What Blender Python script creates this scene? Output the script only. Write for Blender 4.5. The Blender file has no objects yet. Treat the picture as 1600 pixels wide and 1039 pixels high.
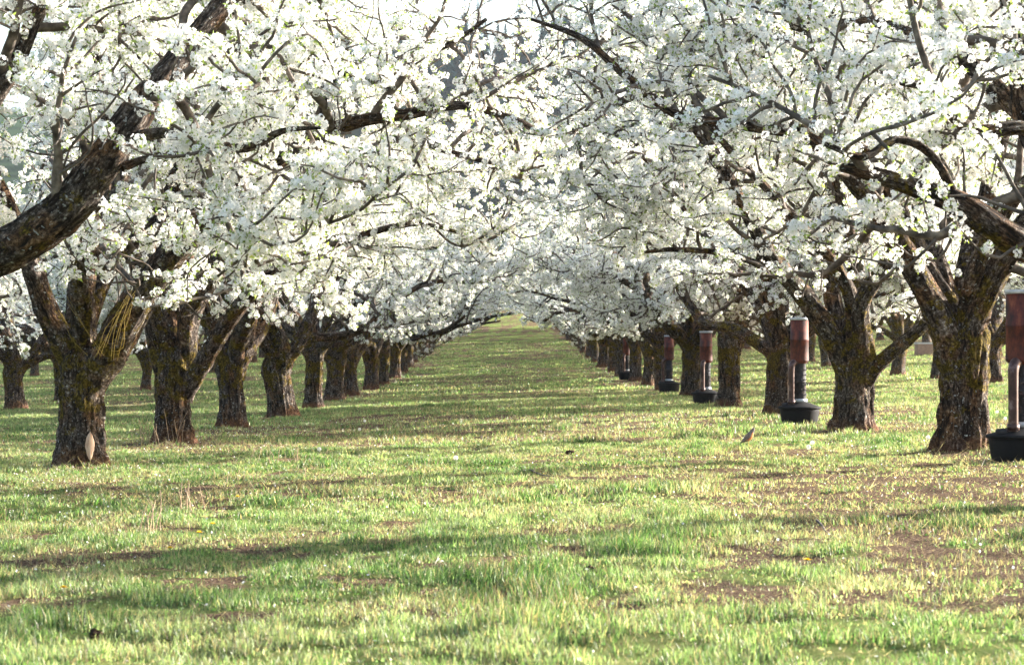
import bpy, math, random
import numpy as np
from mathutils import Vector

# ------------------------------------------------------------------ camera, sky, sun, exposure
sc = bpy.context.scene
COL = sc.collection
FPX = 3640.0                      # focal length in pixels of the 1600 px wide photograph
cam_d = bpy.data.cameras.new("camera")
cam = bpy.data.objects.new("camera", cam_d); COL.objects.link(cam)
cam.location = (0, 0, 0.927)
cam_d.sensor_width = 36; cam_d.lens = 36 * FPX / 1600
cam.rotation_euler = (math.radians(90 + 0.73), 0, math.radians(-0.236))
cam_d.clip_start = 0.1; cam_d.clip_end = 4000
cam_d.dof.use_dof = True; cam_d.dof.focus_distance = 23.0; cam_d.dof.aperture_fstop = 9.0
sc.camera = cam

SUN_EL, SUN_AZ = 16.0, 67.0       # azimuth clockwise from the view direction (+Y)
wd = bpy.data.worlds.new("World"); sc.world = wd; wd.use_nodes = True
wn = wd.node_tree.nodes; wl = wd.node_tree.links
sky = wn.new("ShaderNodeTexSky"); sky.sky_type = 'NISHITA'; sky.sun_disc = False
sky.sun_elevation = math.radians(SUN_EL); sky.sun_rotation = math.radians(SUN_AZ)
sky.air_density = 1.0; sky.dust_density = 2.6; sky.ozone_density = 1.0
wl.new(sky.outputs[0], wn["Background"].inputs[0]); wn["Background"].inputs[1].default_value = 0.10
sd = bpy.data.lights.new("sun", 'SUN'); sd.energy = 5.0; sd.angle = math.radians(0.55); sd.color = (1.0, 0.94, 0.84)
sun = bpy.data.objects.new("sun", sd); COL.objects.link(sun)
e, a = math.radians(SUN_EL), math.radians(SUN_AZ)
to_sun = Vector((math.sin(a) * math.cos(e), math.cos(a) * math.cos(e), math.sin(e)))
sun.rotation_euler = to_sun.to_track_quat('Z', 'Y').to_euler()
sc.view_settings.view_transform = 'Standard'; sc.view_settings.look = 'None'
sc.view_settings.exposure = 2.42; sc.view_settings.gamma = 1
sc.render.engine = 'CYCLES'
sc.cycles.max_bounces = 8; sc.cycles.diffuse_bounces = 4; sc.cycles.transmission_bounces = 5
sc.cycles.transparent_max_bounces = 8

# ------------------------------------------------------------------ numeric helpers
def vnoise(x, y, seed=0):
    """2-D value noise, vectorised, 0..1"""
    x = np.asarray(x, float); y = np.asarray(y, float)
    xi = np.floor(x).astype(np.int64); yi = np.floor(y).astype(np.int64)
    fx = x - xi; fy = y - yi
    fx = fx * fx * (3 - 2 * fx); fy = fy * fy * (3 - 2 * fy)
    def h(i, j):
        n = (i * 374761393 + j * 668265263 + seed * 974634777) & 0xffffffff
        n = ((n ^ (n >> 13)) * 1274126177) & 0xffffffff
        return ((n ^ (n >> 16)) & 0xffff) / 65535.0
    a0 = h(xi, yi) * (1 - fx) + h(xi + 1, yi) * fx
    a1 = h(xi, yi + 1) * (1 - fx) + h(xi + 1, yi + 1) * fx
    return a0 * (1 - fy) + a1 * fy

def fbm(x, y, seed=0, o=4):
    s = 0; amp = 0.5; t = 0
    for k in range(o):
        s = s + amp * vnoise(x * 2 ** k, y * 2 ** k, seed + k * 17); t += amp; amp *= 0.5
    return s / t

def sstep(a0, b0, x):
    t = np.clip((x - a0) / (b0 - a0), 0, 1); return t * t * (3 - 2 * t)

def ground_base(x, y):
    x = np.asarray(x, float); y = np.asarray(y, float)
    t = (np.minimum(y, 900) - 85) / 15
    prof = 0.039 * 15 * (np.log1p(np.exp(-np.abs(t))) + np.maximum(t, 0))
    cross = 0.027 * 60 * np.tanh(x / 60)
    hill = 66 * sstep(500, 760, y + 12 * np.sin(x * 0.03)) * (0.93 + 0.09 * np.sin(x * 0.021 + 1.0))
    return prof + cross + hill

TREE_SPOTS = []     # (x, y) of trunks near enough for a soil mound
def gz(x, y):
    x = np.asarray(x, float); y = np.asarray(y, float)
    z = ground_base(x, y)
    near = 1 - sstep(60, 120, y)
    z = z + near * (0.05 * (fbm(x * 0.9, y * 0.9, 3, 3) - 0.5) + 0.045 * (fbm(x * 3, y * 3, 9, 2) - 0.5))
    for (tx, ty) in TREE_SPOTS:
        z = z + 0.03 * np.exp(-((x - tx) ** 2 + (y - ty) ** 2) / 0.28)
    return z

def bare(x, y):
    """how bare / dry the ground is, 0..1 (worn patches, leaf litter, soil, and painted shadow bands)"""
    n = fbm(x * 0.55 + 3.1, y * 0.30 + 1.7, 21, 4)
    n2 = fbm(x * 2.6, y * 1.8, 31, 3)
    b = sstep(0.47, 0.64, n * 0.62 + n2 * 0.38)
    b = np.maximum(b, 0.55 * sstep(20, 30, y) * sstep(0.5, 0.66, fbm(x * 0.10 + 5, y * 0.33, 71, 3)))  # tan bands across the lane that also paint in its shadow stripes
    rgt = sstep(0.5, 2.0, x) * (1 - sstep(17.5, 20, y)) * sstep(8.0, 9.5, y)      # worn ground on the right
    spk = sstep(0.53, 0.63, fbm(x * 3.3 + 11, y * 1.9, 91, 4)) * 0.8
    b = np.maximum(np.maximum(b * 0.85, spk), rgt * sstep(0.34, 0.55, n2 * 0.7 + n * 0.3))
    l2 = np.exp(-((x + 0.65) ** 2 / 0.8 + (y - 16.6) ** 2 / 2.2))
    b = np.maximum(b, l2 * sstep(0.4, 0.55, n2))
    l3 = np.exp(-((x + 3.3) ** 2 / 0.35 + (y - 19.6) ** 2 / 1.5))
    b = np.maximum(b, l3 * sstep(0.38, 0.5, n2))
    b = b * (0.25 + 0.75 * sstep(7.5, 9.5, y))
    for (tx, ty) in TREE_SPOTS:
        b = np.maximum(b, np.exp(-(((x - tx) / 0.55) ** 2 + ((y - ty) / 0.7) ** 2)) * (0.6 + 0.7 * n2))
    return np.clip(b, 0, 1)

def mesh_np(name, V, F, mats, mat_idx=None, smooth=True, attrs=None, tris=None):
    """V (n,3); F (m,4) quads and / or tris (k,3)"""
    me = bpy.data.meshes.new(name)
    V = np.ascontiguousarray(V, np.float32)
    nq = 0 if F is None else len(F); nt = 0 if tris is None else len(tris)
    loops = []
    if nq: loops.append(np.asarray(F, np.int32).ravel())
    if nt: loops.append(np.asarray(tris, np.int32).ravel())
    loops = np.concatenate(loops)
    starts = np.concatenate([np.arange(nq) * 4, nq * 4 + np.arange(nt) * 3]).astype(np.int32)
    totals = np.concatenate([np.full(nq, 4), np.full(nt, 3)]).astype(np.int32)
    me.vertices.add(len(V)); me.vertices.foreach_set("co", V.ravel())
    me.loops.add(len(loops)); me.loops.foreach_set("vertex_index", loops)
    me.polygons.add(nq + nt); me.polygons.foreach_set("loop_start", starts); me.polygons.foreach_set("loop_total", totals)
    if mat_idx is not None: me.polygons.foreach_set("material_index", np.asarray(mat_idx, np.int32))
    me.polygons.foreach_set("use_smooth", np.full(nq + nt, bool(smooth)))
    for m in mats: me.materials.append(m)
    for k, (typ, data) in (attrs or {}).items():
        at = me.attributes.new(k, typ, 'POINT')
        at.data.foreach_set('vector' if typ == 'FLOAT_VECTOR' else 'color' if 'COLOR' in typ else 'value',
                            np.ascontiguousarray(data, np.float32).ravel())
    me.update(calc_edges=True)
    return me

def link(name, me, parent=None, loc=(0, 0, 0)):
    o = bpy.data.objects.new(name, me); COL.objects.link(o); o.location = loc
    if parent: o.parent = parent
    return o

def tag(o, label=None, cat=None, group=None, kind=None):
    if label: o['label'] = label
    if cat: o['category'] = cat
    if group: o['group'] = group
    if kind: o['kind'] = kind
    return o

def thing(name, label, cat, loc=(0, 0, 0), rz=0, group=None):
    o = bpy.data.objects.new(name, None); COL.objects.link(o)
    o.location = loc; o.rotation_euler = (0, 0, rz); o.empty_display_size = 0.3
    return tag(o, label, cat, group)

def copy_tree(o, parent=None):
    c = o.copy(); COL.objects.link(c); c.parent = parent
    for ch in list(o.children): copy_tree(ch, c)
    return c

# ------------------------------------------------------------------ materials
def mat(name):
    m = bpy.data.materials.new(name); m.use_nodes = True
    nt = m.node_tree; nt.nodes.clear()
    out = nt.nodes.new("ShaderNodeOutputMaterial")
    return m, nt, out

def N(nt, t, **kw):
    n = nt.nodes.new(t)
    for k, v in kw.items():
        if k.startswith('i_'):
            key = k[2:]; n.inputs[int(key) if key.isdigit() else key.replace('_', ' ')].default_value = v
        else: setattr(n, k, v)
    return n

def ramp(nt, stops, src=None, interp='LINEAR'):
    r = nt.nodes.new("ShaderNodeValToRGB"); r.color_ramp.interpolation = interp
    el = r.color_ramp.elements
    while len(el) > len(stops): el.remove(el[-1])
    while len(el) < len(stops): el.new(0.5)
    for s, (p, c) in zip(el, stops): s.position = p; s.color = (*c, 1) if len(c) == 3 else c
    if src is not None: nt.links.new(src, r.inputs[0])
    return r

def mixc(nt, fac, c1, c2, mode='MIX'):
    m = nt.nodes.new("ShaderNodeMix"); m.data_type = 'RGBA'; m.blend_type = mode
    for sock, v in ((m.inputs[0], fac), (m.inputs[6], c1), (m.inputs[7], c2)):
        if hasattr(v, 'is_linked'): nt.links.new(v, sock)
        elif isinstance(v, (tuple, list)): sock.default_value = (*v, 1)
        else: sock.default_value = v
    return m.outputs[2]

def leafy(name, col, transl, tw=0.45, attr=None, vary=0.0, rough=0.6, gloss=0.0):
    m, nt, out = mat(name)
    L = nt.links
    if attr:
        c = N(nt, "ShaderNodeAttribute", attribute_name=attr).outputs["Color"]; tcol = c
        mul = nt.nodes.new("ShaderNodeMix"); mul.data_type = 'RGBA'; mul.blend_type = 'MULTIPLY'
        mul.inputs[0].default_value = 1; L.new(c, mul.inputs[6]); mul.inputs[7].default_value = (*transl, 1); tcol = mul.outputs[2]
    else:
        geo = N(nt, "ShaderNodeNewGeometry")
        r = ramp(nt, [(0, tuple(x * (1 - vary) for x in col)), (1, tuple(min(1, x * (1 + vary)) for x in col))], geo.outputs["Random Per Island"])
        r2 = ramp(nt, [(0, tuple(x * (1 - vary) for x in transl)), (1, tuple(min(1, x * (1 + vary)) for x in transl))], geo.outputs["Random Per Island"])
        c = r.outputs[0]; tcol = r2.outputs[0]
    d = N(nt, "ShaderNodeBsdfDiffuse"); L.new(c, d.inputs[0])
    t = N(nt, "ShaderNodeBsdfTranslucent"); L.new(tcol, t.inputs[0])
    mx = N(nt, "ShaderNodeMixShader", i_0=tw); L.new(d.outputs[0], mx.inputs[1]); L.new(t.outputs[0], mx.inputs[2])
    last = mx
    if gloss:
        g = N(nt, "ShaderNodeBsdfGlossy", i_1=rough); g.inputs[0].default_value = (1, 1, 1, 1)
        m2 = N(nt, "ShaderNodeMixShader", i_0=gloss); L.new(mx.outputs[0], m2.inputs[1]); L.new(g.outputs[0], m2.inputs[2]); last = m2
    L.new(last.outputs[0], out.inputs[0])
    return m

M = {}
M['petal'] = leafy('white_petals', (0.90, 0.89, 0.89), (0.90, 0.89, 0.86), 0.42, vary=0.07)
M['leaf'] = leafy('young_leaves', (0.17, 0.25, 0.055), (0.36, 0.48, 0.08), 0.5, vary=0.4, gloss=0.05, rough=0.4)
M['grass'] = leafy('grass_blades', None, (1.1, 1.2, 0.85), 0.5, attr='col', gloss=0.03, rough=0.45)
M['needle'] = leafy('conifer_needles', (0.007, 0.034, 0.040), (0.006, 0.028, 0.028), 0.2, vary=0.35)

def bark_material(name, moss=1.0, soil=True, light=1.0):
    m, nt, out = mat(name); L = nt.links
    at = N(nt, "ShaderNodeAttribute", attribute_name='bk')           # (cos*r, sin*r, length) of the branch
    mp = N(nt, "ShaderNodeMapping"); L.new(at.outputs["Vector"], mp.inputs[0]); mp.inputs["Scale"].default_value = (1, 1, 0.24)
    mp2 = N(nt, "ShaderNodeMapping"); L.new(at.outputs["Vector"], mp2.inputs[0]); mp2.inputs["Scale"].default_value = (1, 1, 0.6)
    fur = N(nt, "ShaderNodeTexNoise", i_Scale=26.0, i_Detail=5.0, i_Roughness=0.62, i_Distortion=0.5); L.new(mp.outputs[0], fur.inputs[0])
    crk = N(nt, "ShaderNodeTexNoise", i_Scale=19.0, i_Detail=4.0, i_Roughness=0.6, i_Distortion=0.9); L.new(mp2.outputs[0], crk.inputs[0])
    fine = N(nt, "ShaderNodeTexNoise", i_Scale=60.0, i_Detail=7.0, i_Roughness=0.7); L.new(mp2.outputs[0], fine.inputs[0])
    big = N(nt, "ShaderNodeTexNoise", i_Scale=4.0, i_Detail=4.0); L.new(at.outputs["Vector"], big.inputs[0])
    ab = N(nt, "ShaderNodeMath", operation='SUBTRACT', i_1=0.5); L.new(crk.outputs["Fac"], ab.inputs[0])
    ab2 = N(nt, "ShaderNodeMath", operation='ABSOLUTE'); L.new(ab.outputs[0], ab2.inputs[0])
    cr2 = ramp(nt, [(0.0, (0.25,) * 3), (0.035, (1, 1, 1))], ab2.outputs[0])
    cr1 = ramp(nt, [(0.40, (0, 0, 0)), (0.47, (0.55,) * 3), (0.56, (1, 1, 1))], fur.outputs["Fac"])
    crack = nt.nodes.new("ShaderNodeMath"); crack.operation = 'MULTIPLY'; L.new(cr1.outputs[0], crack.inputs[0]); L.new(cr2.outputs[0], crack.inputs[1])
    base = ramp(nt, [(0.30, (0.03 * light, 0.022 * light, 0.018 * light)), (0.46, (0.075 * light, 0.056 * light, 0.045 * light)),
                     (0.57, (0.20 * light, 0.165 * light, 0.14 * light)), (0.68, (0.46 * light, 0.42 * light, 0.38 * light))], fine.outputs["Fac"])
    warm = ramp(nt, [(0.40, (0.06, 0.028, 0.014)), (0.6, (0.29, 0.155, 0.07))], fine.outputs["Fac"])
    wf = ramp(nt, [(0.48, (0, 0, 0)), (0.62, (0.8, 0.8, 0.8))], big.outputs["Fac"])
    c1 = mixc(nt, wf.outputs[0], base.outputs[0], warm.outputs[0])
    c2 = mixc(nt, crack.outputs[0], (0.016, 0.011, 0.009), c1)
    # white lichen flecks
    lich = N(nt, "ShaderNodeTexNoise", i_Scale=33.0, i_Detail=2.0); L.new(at.outputs["Vector"], lich.inputs[0])
    lf = ramp(nt, [(0.665, (0, 0, 0)), (0.70, (0.8, 0.8, 0.8))], lich.outputs["Fac"])
    c3 = mixc(nt, lf.outputs[0], c2, (0.46, 0.47, 0.45))
    tc = N(nt, "ShaderNodeTexCoord"); sep = N(nt, "ShaderNodeSeparateXYZ"); L.new(tc.outputs["Object"], sep.inputs[0])
    mo = N(nt, "ShaderNodeTexNoise", i_Scale=5.5, i_Detail=5.0, i_Roughness=0.7); L.new(tc.outputs["Object"], mo.inputs[0])
    zr = ramp(nt, [(0.0, (0, 0, 0)), (0.09, (0.1,) * 3), (0.2, (0.55,) * 3), (0.42, (0.35,) * 3), (0.62, (0.06,) * 3), (1, (0.0,) * 3)])
    zd = N(nt, "ShaderNodeMath", operation='MULTIPLY', i_1=0.25); L.new(sep.outputs["Z"], zd.inputs[0]); L.new(zd.outputs[0], zr.inputs[0])
    ma = N(nt, "ShaderNodeMath", operation='MULTIPLY_ADD', i_1=0.30 * moss, i_2=-0.02); L.new(zr.outputs[0], ma.inputs[0])
    ms = N(nt, "ShaderNodeMath", operation='ADD'); L.new(ma.outputs[0], ms.inputs[0]); L.new(mo.outputs["Fac"], ms.inputs[1])
    mf = ramp(nt, [(0.60, (0, 0, 0)), (0.66, (0.9,) * 3)], ms.outputs[0])
    mcol = ramp(nt, [(0.38, (0.025, 0.018, 0.004)), (0.52, (0.12, 0.085, 0.012)), (0.66, (0.28, 0.20, 0.03))], fine.outputs["Fac"])
    c4 = mixc(nt, mf.outputs[0], c3, mcol.outputs[0])
    if soil:      # reddish soil rubbed into the foot of the trunk
        so = N(nt, "ShaderNodeMath", operation='MULTIPLY_ADD', i_1=0.36, i_2=-0.02); L.new(mo.outputs["Fac"], so.inputs[0])
        df = N(nt, "ShaderNodeMath", operation='SUBTRACT'); L.new(so.outputs[0], df.inputs[0]); L.new(sep.outputs["Z"], df.inputs[1])
        sf = ramp(nt, [(0.0, (0, 0, 0)), (0.16, (0.85,) * 3)], df.outputs[0])
        scol = ramp(nt, [(0.35, (0.06, 0.026, 0.015)), (0.65, (0.26, 0.125, 0.07))], fine.outputs["Fac"])
        c4 = mixc(nt, sf.outputs[0], c4, scol.outputs[0])
    b = N(nt, "ShaderNodeBsdfPrincipled"); L.new(c4, b.inputs["Base Color"]); b.inputs["Roughness"].default_value = 0.92
    b.inputs["Specular IOR Level"].default_value = 0.15
    hm = N(nt, "ShaderNodeMath", operation='MULTIPLY_ADD', i_1=0.5); L.new(fine.outputs["Fac"], hm.inputs[0]); L.new(crack.outputs[0], hm.inputs[2])
    bp = N(nt, "ShaderNodeBump", i_Strength=1.0, i_Distance=0.028); L.new(hm.outputs[0], bp.inputs["Height"])
    L.new(bp.outputs[0], b.inputs["Normal"]); L.new(b.outputs[0], out.inputs[0])
    return m
M['bark'] = bark_material('pear_bark')
M['limb'] = bark_material('pear_limb_bark', moss=0.8, soil=False, light=1.05)

def twig_material():
    m, nt, out = mat('twig_bark'); L = nt.links
    tc = N(nt, "ShaderNodeTexCoord")
    n = N(nt, "ShaderNodeTexNoise", i_Scale=14.0, i_Detail=4.0); L.new(tc.outputs["Object"], n.inputs[0])
    r = ramp(nt, [(0.3, (0.035, 0.027, 0.023)), (0.5, (0.10, 0.08, 0.066)), (0.68, (0.22, 0.18, 0.15)), (0.8, (0.3, 0.23, 0.12))], n.outputs["Fac"])
    b = N(nt, "ShaderNodeBsdfPrincipled"); L.new(r.outputs[0], b.inputs["Base Color"]); b.inputs["Roughness"].default_value = 0.8
    b.inputs["Specular IOR Level"].default_value = 0.25
    n2 = N(nt, "ShaderNodeTexNoise", i_Scale=90.0, i_Detail=3.0); L.new(tc.outputs["Object"], n2.inputs[0])
    bp = N(nt, "ShaderNodeBump", i_Strength=0.7, i_Distance=0.006); L.new(n2.outputs["Fac"], bp.inputs["Height"]); L.new(bp.outputs[0], b.inputs["Normal"])
    L.new(b.outputs[0], out.inputs[0]); return m
M['twig'] = twig_material()

def ground_material():
    m, nt, out = mat('orchard_ground'); L = nt.links
    at = N(nt, "ShaderNodeAttribute", attribute_name='bare')  # bare soil together with the painted shadow bands
    tc = N(nt, "ShaderNodeTexCoord"); P = tc.outputs["Object"]
    n1 = N(nt, "ShaderNodeTexNoise", i_Scale=55.0, i_Detail=5.0, i_Roughness=0.7); L.new(P, n1.inputs[0])
    n2 = N(nt, "ShaderNodeTexNoise", i_Scale=1.1, i_Detail=6.0, i_Roughness=0.65); L.new(P, n2.inputs[0])
    n3 = N(nt, "ShaderNodeTexNoise", i_Scale=7.0, i_Detail=4.0, i_Roughness=0.6); L.new(P, n3.inputs[0])
    green = ramp(nt, [(0.35, (0.055, 0.095, 0.02)), (0.5, (0.17, 0.22, 0.06)), (0.62, (0.31, 0.34, 0.12))], n2.outputs["Fac"])
    g2 = ramp(nt, [(0.35, (0.07, 0.11, 0.025)), (0.65, (0.27, 0.31, 0.09))], n3.outputs["Fac"])
    gr = mixc(nt, 0.5, green.outputs[0], g2.outputs[0])
    soil = ramp(nt, [(0.36, (0.035, 0.022, 0.016)), (0.5, (0.12, 0.075, 0.05)), (0.6, (0.25, 0.17, 0.11)), (0.7, (0.42, 0.33, 0.22))], n1.outputs["Fac"])
    ad = N(nt, "ShaderNodeMath", operation='MULTIPLY_ADD', i_1=0.7, i_2=-0.3); L.new(n3.outputs["Fac"], ad.inputs[0])
    s = N(nt, "ShaderNodeMath", operation='ADD'); L.new(at.outputs["Fac"], s.inputs[0]); L.new(ad.outputs[0], s.inputs[1])
    sf = ramp(nt, [(0.25, (0, 0, 0)), (0.55, (1, 1, 1))], s.outputs[0])
    c = mixc(nt, sf.outputs[0], gr, soil.outputs[0])
    # conifer hill beyond
    sep = N(nt, "ShaderNodeSeparateXYZ"); L.new(P, sep.inputs[0])
    hf = N(nt, "ShaderNodeMapRange", i_1=520.0, i_2=560.0); L.new(sep.outputs["Y"], hf.inputs[0])
    c = mixc(nt, hf.outputs[0], c, (0.03, 0.055, 0.025))
    b = N(nt, "ShaderNodeBsdfPrincipled"); L.new(c, b.inputs["Base Color"]); b.inputs["Roughness"].default_value = 1.0
    b.inputs["Specular IOR Level"].default_value = 0.05
    bp = N(nt, "ShaderNodeBump", i_Strength=1.0, i_Distance=0.05); L.new(n1.outputs["Fac"], bp.inputs["Height"]); L.new(bp.outputs[0], b.inputs["Normal"])
    L.new(b.outputs[0], out.inputs[0]); return m
M['ground'] = ground_material()

def simple(name, stops, scale=20.0, rough=0.6, metal=0.0, bump=0.3, stretch=(1, 1, 1), bdist=0.004, spec=0.5):
    m, nt, out = mat(name); L = nt.links
    tc = N(nt, "ShaderNodeTexCoord"); mp = N(nt, "ShaderNodeMapping"); L.new(tc.outputs["Object"], mp.inputs[0]); mp.inputs["Scale"].default_value = stretch
    n = N(nt, "ShaderNodeTexNoise", i_Scale=scale, i_Detail=6.0, i_Roughness=0.65); L.new(mp.outputs[0], n.inputs[0])
    r = ramp(nt, stops, n.outputs["Fac"])
    b = N(nt, "ShaderNodeBsdfPrincipled"); L.new(r.outputs[0], b.inputs["Base Color"])
    b.inputs["Roughness"].default_value = rough; b.inputs["Metallic"].default_value = metal; b.inputs["Specular IOR Level"].default_value = spec
    if bump:
        bp = N(nt, "ShaderNodeBump", i_Strength=bump, i_Distance=bdist); L.new(n.outputs["Fac"], bp.inputs["Height"]); L.new(bp.outputs[0], b.inputs["Normal"])
    L.new(b.outputs[0], out.inputs[0]); return m
M['rust'] = simple('rusty_stack', [(0.38, (0.012, 0.005, 0.005)), (0.48, (0.055, 0.010, 0.007)), (0.58, (0.12, 0.024, 0.012)), (0.7, (0.24, 0.07, 0.03))], 9, 0.7, 0.15, 0.3, (1, 1, 0.5))
M['soot'] = simple('sooty_metal', [(0.3, (0.012, 0.012, 0.015)), (0.55, (0.035, 0.033, 0.038)), (0.72, (0.11, 0.07, 0.06))], 12, 0.75, 0.1, 0.3, spec=0.3)
M['pipe'] = simple('worn_pipe', [(0.3, (0.015, 0.01, 0.01)), (0.52, (0.06, 0.03, 0.028)), (0.7, (0.2, 0.15, 0.15))], 8, 0.42, 0.5, 0.2)
M['bowlm'] = simple('black_bowl', [(0.3, (0.003, 0.003, 0.004)), (0.6, (0.009, 0.009, 0.011)), (0.75, (0.03, 0.018, 0.015))], 14, 0.8, 0.0, 0.25, spec=0.2)
M['zinc'] = simple('zinc_rim', [(0.3, (0.28, 0.3, 0.33)), (0.7, (0.5, 0.52, 0.55))], 16, 0.5, 0.4, 0.2)
M['stalk'] = simple('dry_stalk', [(0.35, (0.24, 0.15, 0.09)), (0.65, (0.46, 0.34, 0.22))], 30, 0.85, 0, 0.3)
M['wood'] = simple('weathered_box', [(0.3, (0.16, 0.11, 0.09)), (0.6, (0.34, 0.24, 0.19))], 10, 0.85, 0, 0.3, (1, 1, 6))
M['lid'] = simple('pale_lid', [(0.3, (0.45, 0.46, 0.5)), (0.7, (0.6, 0.62, 0.66))], 10, 0.6, 0.2, 0.1)
M['scar'] = simple('bare_wood', [(0.34, (0.22, 0.11, 0.07)), (0.46, (0.50, 0.35, 0.26)), (0.66, (0.55, 0.43, 0.35))], 34, 0.8, 0, 0.5, (1, 1, 0.25))
M['twine'] = simple('yellow_twine', [(0.35, (0.20, 0.12, 0.02)), (0.65, (0.42, 0.30, 0.06))], 30, 0.7, 0, 0)
M['yellow'] = simple('dandelion_yellow', [(0.35, (0.75, 0.50, 0.01)), (0.65, (0.9, 0.68, 0.03))], 60, 0.7, 0, 0)
M['puff'] = leafy('seed_fluff', (0.75, 0.75, 0.72), (0.8, 0.8, 0.75), 0.5, vary=0.05)
M['stem'] = simple('green_stem', [(0.35, (0.12, 0.18, 0.04)), (0.65, (0.24, 0.25, 0.09))], 30, 0.6, 0, 0)
M['clod'] = simple('dark_soil', [(0.35, (0.03, 0.02, 0.015)), (0.6, (0.1, 0.065, 0.045))], 40, 1.0, 0, 1.0, bdist=0.01, spec=0.1)
M['conebark'] = simple('conifer_bark', [(0.35, (0.03, 0.022, 0.018)), (0.65, (0.08, 0.06, 0.05))], 6, 0.9, 0, 0.2)

# ------------------------------------------------------------------ tube geometry
class Tubes:
    def __init__(s): s.V = []; s.Q = []; s.B = []; s.n = 0
    def add(s, pts, rad, sides, rough=0.0, seed=0, step=None, cap=True, ridges=0.0, flare=None):
        pts = np.asarray(pts, float); rad = np.asarray(rad, float)
        if step: pts, rad = resample(pts, rad, step)
        n = len(pts)
        T = np.gradient(pts, axis=0); T /= np.linalg.norm(T, axis=1)[:, None] + 1e-9
        u = np.cross(T[0], (0.31, 0.77, 0.2)); u /= np.linalg.norm(u)
        U = np.empty((n, 3)); U[0] = u
        for i in range(1, n):
            u = u - T[i] * u.dot(T[i]); u /= np.linalg.norm(u) + 1e-9; U[i] = u
        W = np.cross(T, U)
        th = np.linspace(0, 2 * math.pi, sides, endpoint=False)
        ln = np.concatenate([[0], np.cumsum(np.linalg.norm(np.diff(pts, axis=0), axis=1))])
        R = np.repeat(rad[:, None], sides, 1)
        rn = np.random.RandomState(seed + 7)
        if rough:
            L_, TH = np.meshgrid(ln, th, indexing='ij')
            nz = 0
            for k, (fl, ft, am) in enumerate(((2.1, 2, 1.0), (5.5, 3, 0.7), (11, 5, 0.4), (19, 9, 0.28))):
                nz = nz + am * np.sin(L_ * fl + rn.uniform(0, 6) + 1.5 * np.sin(ft * TH * 0 + rn.uniform(0, 6))) * np.cos(ft * TH + rn.uniform(0, 6) + L_ * rn.uniform(-2, 2))
            R = R * (1 + rough * nz)
            if ridges:
                ph = fbm(np.cos(TH) * 5 + 20 + seed, L_ * 2.2 + np.sin(TH) * 5 + 30, seed % 50, 4)
                ph2 = fbm(np.cos(TH) * 14 + 50 + seed, L_ * 5 + np.sin(TH) * 14 + 70, seed % 40 + 3, 3)
                R = R * (1 + ridges * (1.4 * (ph - 0.5) + 1.5 * (np.abs(ph2 - 0.5) - 0.15)))
        if flare is not None: R = R * flare(ln[:, None] + 0 * th[None], th[None] + 0 * ln[:, None])
        V = pts[:, None, :] + R[:, :, None] * (np.cos(th)[None, :, None] * U[:, None, :] + np.sin(th)[None, :, None] * W[:, None, :])
        B = np.stack([np.cos(th)[None] * rad.mean() + 0 * R + seed % 13, np.sin(th)[None] * rad.mean() + 0 * R, np.repeat(ln[:, None], sides, 1) + seed % 7], -1)
        idx = s.n + np.arange(n * sides).reshape(n, sides)
        a0 = idx[:-1]; b0 = idx[1:]
        Q = np.stack([a0, np.roll(a0, -1, 1), np.roll(b0, -1, 1), b0], -1).reshape(-1, 4)
        s.V.append(V.reshape(-1, 3)); s.B.append(B.reshape(-1, 3)); s.Q.append(Q); s.n += n * sides
        if cap:
            s.V.append((pts[-1] + T[-1] * rad[-1] * 0.5)[None]); s.B.append(B[-1, :1]); c = s.n; s.n += 1
            l = idx[-1]; s.Q.append(np.stack([l, np.roll(l, -1), np.full(sides, c), np.full(sides, c)], -1))
    def mesh(s, name, m):
        V = np.concatenate(s.V); Q = np.concatenate(s.Q); B = np.concatenate(s.B)
        deg = Q[:, 2] == Q[:, 3]
        return mesh_np(name, V, Q[~deg], [m], attrs={'bk': ('FLOAT_VECTOR', B)}, tris=Q[deg][:, :3])
    def empty(s): return s.n == 0

def resample(pts, rad, step):
    n = len(pts)
    P = np.vstack([2 * pts[0] - pts[1], pts, 2 * pts[-1] - pts[-2]])
    outp = []; outr = []
    for i in range(n - 1):
        p0, p1, p2, p3 = P[i], P[i + 1], P[i + 2], P[i + 3]
        k = max(1, int(np.linalg.norm(p2 - p1) / step))
        t = (np.arange(k) / k)[:, None]
        outp.append(0.5 * ((2 * p1) + (-p0 + p2) * t + (2 * p0 - 5 * p1 + 4 * p2 - p3) * t ** 2 + (-p0 + 3 * p1 - 3 * p2 + p3) * t ** 3))
        outr.append(rad[i] + (rad[i + 1] - rad[i]) * t[:, 0])
    outp.append(pts[-1:]); outr.append(rad[-1:])
    return np.concatenate(outp), np.concatenate(outr)

# ------------------------------------------------------------------ blossom clusters
def rotmats(d, rng):
    """rotation matrices taking +Z to directions d, with a random spin"""
    d = d / (np.linalg.norm(d, axis=1)[:, None] + 1e-9)
    a_ = rng.normal(size=d.shape); u = np.cross(d, a_); u /= np.linalg.norm(u, axis=1)[:, None] + 1e-9
    w = np.cross(d, u)
    return np.stack([u, w, d], -1)

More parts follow.
